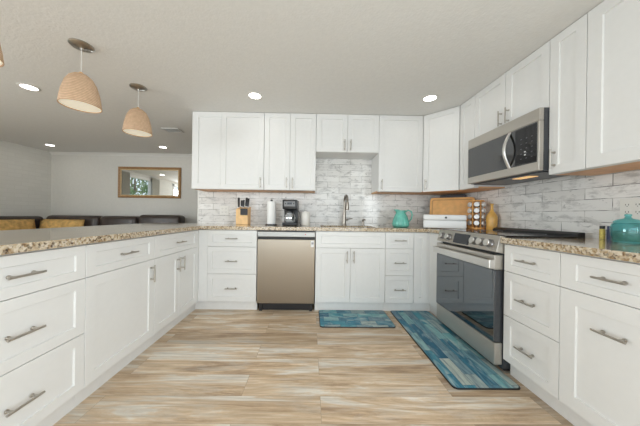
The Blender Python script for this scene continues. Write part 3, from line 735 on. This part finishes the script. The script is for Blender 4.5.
# ------------------------------------------------------------------ microwave
MW = .728; mz0 = 1.368; mh = .431
g = thing('microwave', 'stainless over-the-range microwave under the short upper cabinet', 'microwave', (2.702, -.8445, mz0), ROT_RIGHT)
MB().box(.001, MW - .001, .032, .372, .0, mh).build('body', 'dark_grey_metal', g)
MB().box(0, MW, 0, .031, mh - .085, mh, bev=.003).build('top_grille', 'stainless', g)
md = MB().box(0, MW, -.002, .031, .002, mh - .087, bev=.003).build('door', 'stainless', g)
MB().box(.012, MW - .012, -.005, -.0015, .062, mh - .092, bev=.001).build('door_glass', 'microwave_glass', md)
m = MB()
for s_, x0 in ((1, .495),):
    pts = [(x0, -.006, .060)] + [(x0, -.006 - .045 * math.sin(math.pi * k / 14), .060 + (mh - .155) * k / 14) for k in range(1, 14)] + [(x0, -.006, mh - .095)]
    m.tube(pts, .011, 12, flat=(.008, .013))
m.build('handle', 'stainless_bright', md, smooth=50)
kp = MB().box(.545, MW - .014, -.0065, -.0049, .070, mh - .10).build('keypad', 'black_glass', md)
for r_ in range(5):
    for q in range(3): MB().box(.590 + q * .042, .602 + q * .042, -.0072, -.0064, .105 + r_ * .036, .111 + r_ * .036).build('key_mark', 'key_grey', kp)
for z in (.128, .150): MB().box(.622, .634, -.0075, -.0064, z, z + .009).build('white_key', 'button_white', kp)  # plain white keys, no glow
MB().box(.02, MW - .02, .05, .36, -.006, .0).build('bottom_vent', 'dark_grey_metal', g)
MB().box(.40, .55, .10, .17, -.009, -.005).build('work_lamp', 'under_lamp', g)

# ------------------------------------------------------------------ things on the worktops
Z = CT1 + .0008
# knife block: slanted bamboo block with a dark front step
kb = thing('knife_block', 'slanted bamboo knife block full of black-handled knives', 'knife block', (0.305, -0.20, Z), 0)
MB().prism([(-.06, 0), (.085, 0), (.085, .225), (.02, .208), (-.06, .190)], -.073, .073, YZ).build('block', 'bamboo_edge', kb, bevel=.004)
MB().box(-.012, .0725, -.084, -.0605, .118, .197, bev=.003).build('steak_knife_holder', 'black_plastic', kb)
ks = [(-.050, -.02, .128, .013, 'longest black-handled knife at the outer edge of the bamboo block'), (-.024, .01, .088, .011, 'second black-handled knife in from the outer edge of the knife block'),
      (.004, -.01, .098, .011, 'black-handled knife in the middle of the bamboo knife block'), (.030, .015, .122, .013, 'tall black-handled knife in the crowded side of the bamboo block'),
      (.055, .0, .115, .012, 'black-handled knife nearest the paper towel in the bamboo block')]
for x, y, L, hw, lab in ks:
    k = thing('kitchen_knife', lab, 'knife', (0.305 + x, -.20 + y, Z + .197 + (y + .06) * .27), 0, 'knives in the bamboo block')
    k.rotation_euler = (R(-8), R((x) * 60), 0)
    MB().box(-hw, hw, -.008, .008, .008, L, bev=.004).build('grip', 'black_plastic', k, smooth=30)
    MB().box(-hw * .8, hw * .8, -.007, .007, .0, .009).build('bolster', 'chrome', k)
# paper towel
px, py = 0.665, -0.24
h = thing('paper_towel_holder', 'black upright paper towel holder beside the coffee maker', 'holder', (px, py, Z))
MB().lathe([(0, 0), (.072, 0), (.072, .008), (.066, .012), (0, .012)], 32).build('base', 'black_plastic', h, smooth=40)
MB().lathe([(0, .012), (.006, .012), (.006, .292), (.013, .295), (.014, .305), (.008, .314), (0, .315)], 16).build('rod', 'black_plastic', h, smooth=40)
o = MB().lathe([(.019, .0125), (.053, .0125), (.054, .016), (.054, .286), (.053, .290), (.019, .290), (.019, .0125)], 40).build('paper_towel', 'paper', smooth=40)
o.location = (px, py, Z); tag(o, 'white paper towel roll standing on the black holder', 'paper towel')
# coffee maker
cm = thing('coffee_maker', 'black and silver drip coffee maker above the dishwasher', 'coffee maker', (0.905, -0.27, Z), R(-3))
MB().box(-.085, .085, -.11, .12, 0, .035, bev=.008).box(-.085, .085, .03, .12, .03, .20, bev=.006).build('base', 'black_plastic', cm, smooth=40)
hd = MB().box(-.088, .088, -.10, .12, .195, .308, bev=.010).build('brew_head', 'black_plastic', cm, smooth=40)
MB().box(-.066, .066, -.1035, -.099, .228, .290, bev=.002).build('panel', 'panel_grey', hd)
MB().box(-.028, .028, -.1055, -.103, .250, .275).build('display', 'display_glass', hd)
for x in (-.048, .048): MB().lathe([(0, 0), (.008, 0), (.007, .004), (0, .004)], 14, Matrix.Translation((x, -.1033, .26)) @ Matrix.Rotation(R(90), 4, 'X')).build('button', 'black_plastic', hd)
MB().tube([(.086, .05, .17), (.105, .05, .165), (.112, .05, .10), (.108, .05, .02), (.12, .06, .004), (.15, .12, .004)], .004, 8).build('cord', 'black_plastic', cm, smooth=50)
ca = thing('coffee_carafe', 'glass coffee carafe with black lid inside the coffee maker', 'carafe', (0.903, -0.312, Z + .0358), R(-3))
MB().lathe([(0, 0), (.052, 0), (.062, .012), (.066, .05), (.056, .095), (.042, .118), (.040, .118), (.054, .094), (.063, .05), (.059, .014), (0, .004)], 32).build('jug', 'carafe_glass', ca, smooth=50)
MB().lathe([(.0665, .050), (.068, .050), (.068, .062), (.0655, .062), (.0665, .050)], 32).build('band', 'chrome', ca, smooth=40)
MB().lathe([(0, .119), (.046, .119), (.046, .132), (.02, .142), (0, .142)], 28).build('lid', 'black_plastic', ca, smooth=40)
MB().tube([(.03, -.045, .122), (.05, -.078, .118), (.05, -.082, .07), (.038, -.058, .03)], .008, 10).build('handle', 'black_plastic', ca, smooth=50)
# white canister
cn = thing('canister', 'white ceramic canister between the coffee maker and the sink', 'canister', (1.085, -0.245, Z))
MB().lathe([(0, 0), (.052, 0), (.056, .006), (.056, .145), (.053, .150), (.049, .150), (.049, .02), (0, .02)], 36).build('jar', 'ceramic_white', cn, smooth=40)
MB().lathe([(0, .1505), (.0555, .1505), (.0555, .160), (.048, .166), (.012, .168), (.012, .175), (0, .176)], 36).build('lid', 'ceramic_white', cn, smooth=40)
# teal pitcher
pt = thing('pitcher', 'fluted teal ceramic pitcher beside the white bread box', 'pitcher', (2.232, -0.345, Z), R(-8))
pt.scale = (1.1, 1.1, 1.1)
m = MB(); seg = 48; prof = [(0, 0), (.066, 0), (.082, .010), (.086, .03), (.080, .07), (.066, .115), (.050, .150), (.046, .165), (.052, .182), (.049, .182), (.043, .165), (.046, .15), (.06, .11), (.07, .03), (0, .012)]
m.lathe(prof, seg)
for v in m.bm.verts:
    r = math.hypot(v.co.x, v.co.y)
    if r > .03:
        a = math.atan2(v.co.y, v.co.x); k = 1 + .045 * math.cos(16 * a) * (1 if v.co.z < .15 else .2)
        v.co.x *= k; v.co.y *= k
        if v.co.z > .155 and v.co.x < -.02: q = (v.co.z - .155) / .03; v.co.x -= .026 * q; v.co.z += .010 * q
m.build('jug', 'teal_glaze', pt, smooth=60)
MB().tube([(.046, 0, .165), (.075, 0, .185), (.108, 0, .172), (.120, 0, .135), (.110, 0, .09), (.080, 0, .05)], [.009, .010, .010, .010, .009, .008], 12, flat=(.007, .011)).build('handle', 'teal_glaze', pt, smooth=60)
# bread box, set across the corner
bx = thing('bread_box', 'white enamel bread box with small black knob set across the corner', 'bread box', (2.645, -0.535, Z), R(-27))
BW, BD, BH = .205, .10, .152
MB().box(-BW, BW, -BD, BD, 0.004, BH * .60, bev=.010, seg=3).build('bin', 'enamel_white', bx, smooth=40)
lid = MB().box(-BW - .003, BW + .003, -BD - .003, BD + .003, BH * .605, BH, bev=.016, seg=4).build('lid', 'enamel_white', bx, smooth=40)
MB().lathe([(0, 0), (.007, 0), (.007, .008), (.011, .012), (.010, .020), (0, .021)], 18, Matrix.Translation((0.015, -BD - .002, BH * .80)) @ Matrix.Rotation(R(90), 4, 'X')).build('knob', 'black_plastic', lid, smooth=40)
for x in (-.17, .17):
    for y in (-.07, .07): MB().lathe([(0, 0), (.009, 0), (.009, .006), (0, .006)], 12, Matrix.Translation((x, y, 0))).build('foot', 'black_plastic', bx)
# cutting board leaning in the corner
def rounded(w, h, r, n=6):
    P = []
    for cx, cy, a0 in ((w / 2 - r, r, -90), (w / 2 - r, h - r, 0), (-w / 2 + r, h - r, 90), (-w / 2 + r, r, 180)):
        for k in range(n + 1):
            a = R(a0 + 90 * k / n); P.append((cx + r * math.cos(a), cy + r * math.sin(a)))
    return P
STAND = Matrix.Rotation(R(90), 4, 'X')           # xy outline upright, thickness along y
BA = -36
cb = thing('cutting_board', 'large bamboo cutting board leaning in the corner behind the bread box', 'cutting board', (2.835, -0.352, Z), 0)
cb.matrix_world = Matrix.Translation((2.835, -0.352, Z + .003)) @ Matrix.Rotation(R(BA), 4, 'Z') @ Matrix.Rotation(R(-7), 4, 'X')
MB().prism(rounded(.47, .365, .035), -.010, .010, STAND).build('board', 'bamboo', cb, bevel=.003)
m = MB(); a, b = rounded(.425, .32, .025), rounded(.400, .295, .02)
va = [m.bm.verts.new((x, -.0106, y + .0225)) for x, y in a]; vb = [m.bm.verts.new((x, -.0106, y + .035)) for x, y in b]
for i in range(len(va)): m.bm.faces.new((va[i], va[(i + 1) % len(va)], vb[(i + 1) % len(va)], vb[i]))
m.build('juice_groove', 'groove_brown', cb)
tr = thing('baking_tray', 'dark metal tray leaning behind the bamboo cutting board', 'tray', (2.88, -0.27, Z), 0)
tr.matrix_world = Matrix.Translation((2.905, -0.268, Z + .003)) @ Matrix.Rotation(R(BA), 4, 'Z') @ Matrix.Rotation(R(-6), 4, 'X')
MB().prism(rounded(.27, .402, .02), -.003, .003, STAND).build('sheet', 'dark_grey_metal', tr, bevel=.001)
m = MB(); out = rounded(.276, .408, .022); path = [(x, -.006, y - .001) for x, y in out]; m.tube(path + [path[0]], .004, 8); m.build('rolled_rim', 'dark_grey_metal', tr, smooth=50)
# spice carousel
SRX, SRY = 2.952, -.625
sr = thing('spice_rack', 'round wooden spice carousel between the bread box and amber bottle', 'spice rack', (SRX, SRY, Z))
MB().lathe([(0, 0), (.078, 0), (.080, .004), (.080, .018), (.074, .022), (0, .022)], 40).build('base', 'spice_wood', sr, smooth=40)
MB().lathe([(0, .300), (.066, .300), (.068, .303), (.068, .310), (.064, .314), (0, .314)], 40).build('top', 'spice_wood', sr, smooth=40)
MB().cyl(.012, .022, .300, 16).build('post', 'spice_wood', sr, smooth=40)
TH0 = math.atan2(-3.153 - SRY, 1.152 - SRX)       # towards the camera
for k in range(6):
    a = TH0 + R(30 + 60 * k)
    MB().box(-.005, .005, -.004, .004, .022, .300, Matrix.Translation((.068 * math.cos(a), .068 * math.sin(a), 0)) @ Matrix.Rotation(a, 4, 'Z')).build('upright', 'spice_wood', sr)
side_names = {-1: 'bread box side', 0: 'side facing the room', 1: 'amber bottle side'}
tier_names = ['bottom', 'second', 'third', 'top']
jar_mesh = None
for col_ in (-1, 0, 1):
    for t in range(4):
        a = TH0 - R(58) * col_ * -1
        a = TH0 + R(58) * col_
        zz = .058 + t * .066
        M = Matrix.Translation((SRX, SRY, Z + zz)) @ Matrix.Rotation(a, 4, 'Z') @ Matrix.Rotation(R(82), 4, 'Y')
        j = thing('spice_jar', 'silver-lidded spice jar on the %s of the carousel, %s tier' % (side_names[col_], tier_names[t]), 'spice jar', (0, 0, 0), 0, 'spice jars in the carousel')
        j.matrix_world = M
        MB().lathe([(0, .018), (.019, .018), (.021, .022), (.021, .062), (.018, .066), (0, .066)], 20).build('glass', ('spice_red', 'spice_green', 'spice_tan')[(t + col_) % 3], j, smooth=40)
        MB().lathe([(0, .0665), (.0255, .0665), (.0255, .082), (.023, .085), (0, .085)], 22).build('lid', 'silver_lid', j, smooth=40)
# amber bottle
o = MB().lathe([(0, 0), (.043, 0), (.047, .005), (.0465, .05), (.049, .10), (.050, .125), (.043, .155), (.026, .180), (.015, .200), (.0125, .225), (.0125, .258), (.016, .264), (.016, .270), (.011, .272), (0, .270)], 36).build('bottle', 'amber_glaze', smooth=50)
o.location = (3.005, -.772, Z); tag(o, 'amber yellow ceramic bottle at the edge of the range by the tiled wall', 'bottle')
# teal glass jar with lid
tj = thing('glass_jar', 'round teal glass jar with matching knobbed lid on the granite', 'jar', (2.895, -1.885, Z))
MB().lathe([(0, .002), (.052, 0), (.058, .006), (.062, .05), (.063, .085), (.057, .105), (.050, .110), (.048, .108), (.055, .100), (.059, .08), (.058, .05), (.054, .010), (0, .008)], 40).build('bowl', 'teal_glass', tj, smooth=50)
MB().lathe([(0, .146), (.012, .146), (.014, .152), (.012, .158), (0, .159)], 24).lathe([(.053, .111), (.054, .116), (.042, .127), (.016, .134), (.009, .146), (0, .146)], 40).build('lid', 'teal_glass', tj, smooth=50)
MB().lathe([(0, .010), (.050, .011), (.053, .03), (.052, .058), (.03, .066), (0, .064)], 28).build('contents', 'shell_mix', tj, smooth=60)
sb = thing('spice_bottle', 'tiny yellow-labelled bottle against the tile beside the teal jar', 'bottle', (3.020, -1.672, Z))
MB().lathe([(0, 0), (.013, 0), (.013, .060), (.010, .066), (0, .066)], 20).build('glass', 'label_yellow', sb, smooth=40)
MB().lathe([(0, .0665), (.012, .0665), (.012, .086), (0, .086)], 20).build('cap', 'black_plastic', sb, smooth=40)
sb = thing('spice_bottle', 'tiny navy bottle between the yellow-labelled one and the teal jar', 'bottle', (3.022, -1.708, Z))
MB().lathe([(0, 0), (.013, 0), (.013, .062), (.010, .068), (0, .068)], 20).build('glass', 'navy_cap', sb, smooth=40)
MB().lathe([(0, .0685), (.011, .0685), (.011, .086), (0, .086)], 20).build('cap', 'navy_cap', sb, smooth=40)

# ------------------------------------------------------------------ outlets
def outlet(label, loc, rz, gangs):
    p = thing('outlet', label, 'outlet', loc, rz)
    w = .035 + .0235 * (gangs - 1) + .0
    MB().box(-w, w, -.006, 0, -.062, .062, bev=.002).build('cover_plate', 'outlet_white', p)
    for gi in range(gangs):
        cx = (gi - (gangs - 1) / 2) * .046
        for dz in (-.022, .022):
            s_ = MB().box(cx - .016, cx + .016, -.0075, -.0058, dz - .015, dz + .015, bev=.001).build('socket', 'outlet_white', p)
            MB().box(cx - .008, cx - .0055, -.0082, -.0074, dz - .002, dz + .007).box(cx + .0055, cx + .008, -.0082, -.0074, dz - .002, dz + .007).box(cx - .002, cx + .002, -.0082, -.0074, dz - .010, dz - .006).build('slots', 'slot_dark', s_)
outlet('white double outlet on the tiled wall above the teal jar', (XR - .0122, -1.775, 1.108), ROT_RIGHT, 2)
outlet('white outlet on the back tile beside the knife block', (-.004, -.0002, 1.09), 0, 2)

# ------------------------------------------------------------------ floor mats
def mat(label, x0, x1, y0, y1, m_, r=.03):
    w, hgt = x1 - x0, y1 - y0
    p = [(x + (x0 + x1) / 2, y + y0) for x, y in rounded(w, hgt, r)]
    t = thing('kitchen_mat', label, 'mat', (0, 0, 0))
    MB().prism(p, .0005, .009).build('mat_pad', 'black_plastic', t, bevel=.003)
    q = [(x + (x0 + x1) / 2, y + y0 + .006) for x, y in rounded(w - .012, hgt - .012, r)]
    MB().prism(q, .0091, .0103).build('printed_top', m_, t)
mat('short blue plank-pattern kitchen mat in front of the sink', 1.250, 1.965, -.978, -.588, 'mat_planks_short')
mat('long blue plank-pattern kitchen runner alongside the range', 2.030, 2.452, -1.748, -.588, 'mat_planks_long')

# ------------------------------------------------------------------ ceiling lights, pendants, vent
def can(label, x, y):
    c = thing('recessed_light', label, 'ceiling light', (x, y, H), 0, 'recessed ceiling lights')
    MB().lathe([(.058, -.001), (.078, -.001), (.080, -.004), (.074, -.007), (.060, -.006), (.058, -.001)], 36).build('trim_ring', 'trim_white', c, smooth=40)
    MB().lathe([(0, -.0015), (.058, -.0015), (.058, -.004), (0, -.004)], 36).build('lens', 'lamp_glow', c)
    l = area('can_light', (x, y, H - .012), (0, 0, 0), .11, .11, CAN_POWER, (1.0, .95, .87), 'DISK')
for lab, x, y in (('round recessed light in the ceiling above the dishwasher', .562, -.734), ('round recessed light in the ceiling above the teal pitcher end', 2.359, -.755),
                  ('round recessed light in the ceiling beside the larger pendant shade', -1.631, -.811), ('small recessed light over the living room wall corner', -3.649, 1.218),
                  ('small recessed light in the living room ceiling near the mirror', -1.595, 1.222)):
    can(lab, x, y)
# lamps of the same kind in the part of the room behind the camera
for x, y in ((.562, -2.9), (2.3, -2.9), (-1.631, -2.9), (-3.6, -.9)): can('round recessed light in the ceiling behind the camera', x, y)

def pendant(label, x, y):
    p = thing('pendant_lamp', label, 'pendant lamp', (x, y, H), 0, 'woven pendants over the peninsula')
    MB().lathe([(0, -.0005), (.070, -.0005), (.072, -.006), (.064, -.014), (.026, -.018), (.010, -.026), (.007, -.040), (0, -.040)], 36).build('canopy', 'nickel', p, smooth=40)
    MB().tube([(0, 0, -.040), (0, 0, -.205)], .0020, 8).build('cord', 'trim_white', p)
    prof_o = [(.016, -.212), (.040, -.220), (.066, -.243), (.088, -.285), (.104, -.345), (.113, -.400), (.118, -.447)]
    prof_i = [(r - .004, z) for r, z in prof_o[::-1]]
    sh = MB().lathe(prof_o + [(.118, -.450), (.114, -.450)] + prof_i + [(.016, -.212)], 48).build('shade', 'rope_shade', p, smooth=60)
    MB().lathe([(0, -.198), (.009, -.200), (.018, -.211), (.018, -.216), (0, -.216)], 20).build('cap', 'bamboo', p, smooth=40)
    MB().lathe([(0, -.441), (.1125, -.441), (.1125, -.444), (0, -.444)], 44).build('diffuser', 'diffuser', p)
pendant('larger-looking woven rope pendant shade, middle of the three over the peninsula', -.540, -1.415)
pendant('woven rope pendant shade closest to the back wall cabinets', -.537, -.853)
pendant('woven rope pendant shade over the free drawer end of the peninsula', -.545, -1.988)

v = thing('ceiling_vent', 'grey slatted air vent in the living room ceiling', 'vent', (-.886, .318, H - .001))
MB().box(-.12, .12, -.085, -.065, -.010, 0).box(-.12, .12, .065, .085, -.010, 0).box(-.12, -.10, -.065, .065, -.010, 0).box(.10, .12, -.065, .065, -.010, 0).build('frame', 'vent_paint', v)
MB().box(-.10, .10, -.065, .065, -.002, 0).build('backing', 'slot_dark', v)
for k in range(6):
    MB().box(-.10, .10, -.006, .006, -.0012, .0012, Matrix.Translation((0, -.052 + k * .021, -.006)) @ Matrix.Rotation(R(32), 4, 'X')).build('slat', 'vent_paint', v)

# ------------------------------------------------------------------ living room
mr = thing('mirror', 'rectangular mirror in a brown wooden frame on the far living room wall', 'mirror', (-2.183, FAR - .001, 1.667))
mw_, mh_ = .640, .318
m = MB(); fw = .045
prof = [(0, 0), (0, -.022), (.010, -.030), (.028, -.022), (fw, -.012), (fw, 0)]
ringv = []
for sx_, sz_ in ((-1, -1), (1, -1), (1, 1), (-1, 1)):
    ringv.append([m.bm.verts.new((sx_ * (mw_ - d_), y_, sz_ * (mh_ - d_))) for d_, y_ in prof])
for i in range(4):
    a, b = ringv[i], ringv[(i + 1) % 4]
    for k in range(len(prof)): m.bm.faces.new((a[k], b[k], b[(k + 1) % len(prof)], a[(k + 1) % len(prof)]))
m.build('frame', 'gilt_wood', mr)
m = MB(); q0, q1 = fw - .001, fw + .016
m.box(-mw_ + q0, mw_ - q0, -.012, -.001, -mh_ + q0, -mh_ + q1).box(-mw_ + q0, mw_ - q0, -.012, -.001, mh_ - q1, mh_ - q0).box(-mw_ + q0, -mw_ + q1, -.012, -.001, -mh_ + q1, mh_ - q1).box(mw_ - q1, mw_ - q0, -.012, -.001, -mh_ + q1, mh_ - q1)
m.build('inner_trim', 'gilt_inner', mr)
MB().box(-mw_ + q1, mw_ - q1, -.006, -.001, -mh_ + q1, mh_ - q1).build('glass', 'mirror_silver', mr)

def pillow_mb(w, d, h, M=None, n=10, p=2.6):
    """soft rectangular cushion"""
    m = MB(); r = bmesh.ops.create_grid(m.bm, x_segments=n, y_segments=n, size=1)
    top = list(m.bm.verts)
    g2 = bmesh.ops.duplicate(m.bm, geom=list(m.bm.faces) + list(m.bm.verts) + list(m.bm.edges))
    bot = [x for x in g2['geom'] if isinstance(x, bmesh.types.BMVert)]
    for vs, sg in ((top, 1), (bot, -1)):
        for v_ in vs:
            x, y = v_.co.x, v_.co.y
            e = max(0.0, (1 - abs(x) ** p)) ** .5 * max(0.0, (1 - abs(y) ** p)) ** .5
            v_.co = Vector((x * w / 2, y * d / 2, sg * h / 2 * e))
    bmesh.ops.remove_doubles(m.bm, verts=m.bm.verts, dist=1e-4)
    if M is not None: bmesh.ops.transform(m.bm, matrix=M, verts=m.bm.verts)
    return m
sf = thing('sectional_sofa', 'dark brown leather sectional sofa along the living room walls', 'sofa', (-2.7, 1.3, 0))
L0 = Matrix.Translation((2.7, -1.3, 0))           # world to local
def sp(name, mb): bmesh.ops.transform(mb.bm, matrix=L0, verts=mb.bm.verts); return mb.build(name, 'leather', sf, smooth=50)
sp('base', MB().box(-4.12, -1.30, .80, 1.70, .06, .32, bev=.02)); sp('base', MB().box(-4.12, -3.22, .04, .795, .06, .32, bev=.02))
sp('back_frame', MB().box(-4.12, -1.30, 1.52, 1.70, .32, .84, bev=.03)); sp('back_frame', MB().box(-4.12, -3.94, .04, 1.51, .32, .84, bev=.03))
for x0, x1, zt in ((-3.84, -2.86, .975), (-2.84, -2.14, .975), (-2.12, -1.32, 1.005)):
    sp('back_cushion', MB().box(x0, x1, 1.30, 1.56, .42, zt, bev=.075, seg=4))
    sp('seat_cushion', MB().box(x0, x1, .80, 1.34, .32, .46, bev=.05, seg=3))
for y0, y1 in ((.06, .58), (.60, 1.36)):
    sp('back_cushion', MB().box(-4.08, -3.86, y0, y1, .42, .955, bev=.07, seg=4)); sp('seat_cushion', MB().box(-3.87, -3.24, y0, min(y1, .79), .32, .46, bev=.05, seg=3))
sp('armrest', MB().box(-1.30, -1.10, .80, 1.66, .06, .62, bev=.06, seg=3))
for x, y in ((-4.05, .08), (-4.05, 1.6), (-1.4, .88), (-1.4, 1.6), (-3.3, .08)): sp('foot', MB().box(x, x + .05, y, y + .05, 0, .062))
def cushion(label, x, y, z, rz, tilt, w, hgt):
    M = Matrix.Translation((x, y, z)) @ Matrix.Rotation(rz, 4, 'Z') @ Matrix.Rotation(R(90 - tilt), 4, 'X')
    o = pillow_mb(w, hgt, .16).build('cushion', 'gold_plush', smooth=180)
    o.matrix_world = M; tag(o, label, 'cushion', 'golden plush cushions')
cushion('golden plush cushion on the sofa side along the brick wall', -3.72, .71, .685, R(90), 8, .74, .44)
cushion('golden plush cushion in the sofa corner under the plain wall', -3.40, 1.185, .685, 0, 8, .80, .44)

# curtains of the living-room window, and the garden beyond it
def curtain(label, y0, y1):
    m = MB(); n = 40; top = []; bot = []
    for k in range(n + 1):
        y = y0 + (y1 - y0) * k / n; x = XL + .07 + .022 * math.sin(k * 1.35)
        top.append(m.bm.verts.new((x, y, 2.20))); bot.append(m.bm.verts.new((x, y, .25)))
    for k in range(n): m.bm.faces.new((top[k], top[k + 1], bot[k + 1], bot[k]))
    o = m.build('curtain', 'curtain_cloth', smooth=180); q = o.modifiers.new('cloth', 'SOLIDIFY'); q.thickness = .004
    tag(o, label, 'curtain')
curtain('grey curtain on the camera side of the living room window', WY0 - .28, WY0 + .05); curtain('grey curtain on the mirror side of the living room window', WY1 - .05, WY1 + .20)
o = MB().box(-14, XL - .3, -9, 6, -.30, -.25).build('lawn', 'lawn'); o['kind'] = 'structure'
def shrub(label, x, y, hgt, rad, n=420):
    p = thing('garden_tree', label, 'tree', (x, y, -.25))
    MB().tube([(0, 0, 0), (.05, .02, hgt * .35), (.02, -.03, hgt * .7)], [.08, .06, .03], 8).build('trunk', 'bark', p, smooth=60)
    m = MB()
    for _ in range(n):
        u, t = random.uniform(0, 2 * math.pi), random.uniform(-1, 1); rr = rad * random.uniform(.35, 1) ** .6
        c_ = Vector((rr * math.cos(u) * math.sqrt(1 - t * t), rr * math.sin(u) * math.sqrt(1 - t * t), hgt * .68 + rr * t))
        Mx = Matrix.Translation(c_) @ Matrix.Rotation(random.uniform(0, 6.3), 4, 'Z') @ Matrix.Rotation(random.uniform(0, 3.1), 4, 'X')
        q = [m.bm.verts.new(Mx @ Vector(w_)) for w_ in ((-.05, 0, 0), (0, -.11, .01), (.05, 0, 0), (0, .11, .01))]
        m.bm.faces.new(q)
    m.build('foliage', 'leaf_green', p)
shrub('leafy garden tree outside the living room window', -6.2, -3.2, 4.0, 1.25, 700)
shrub('leafy garden tree farther along outside the window', -8.6, -6.2, 4.6, 1.3, 700)
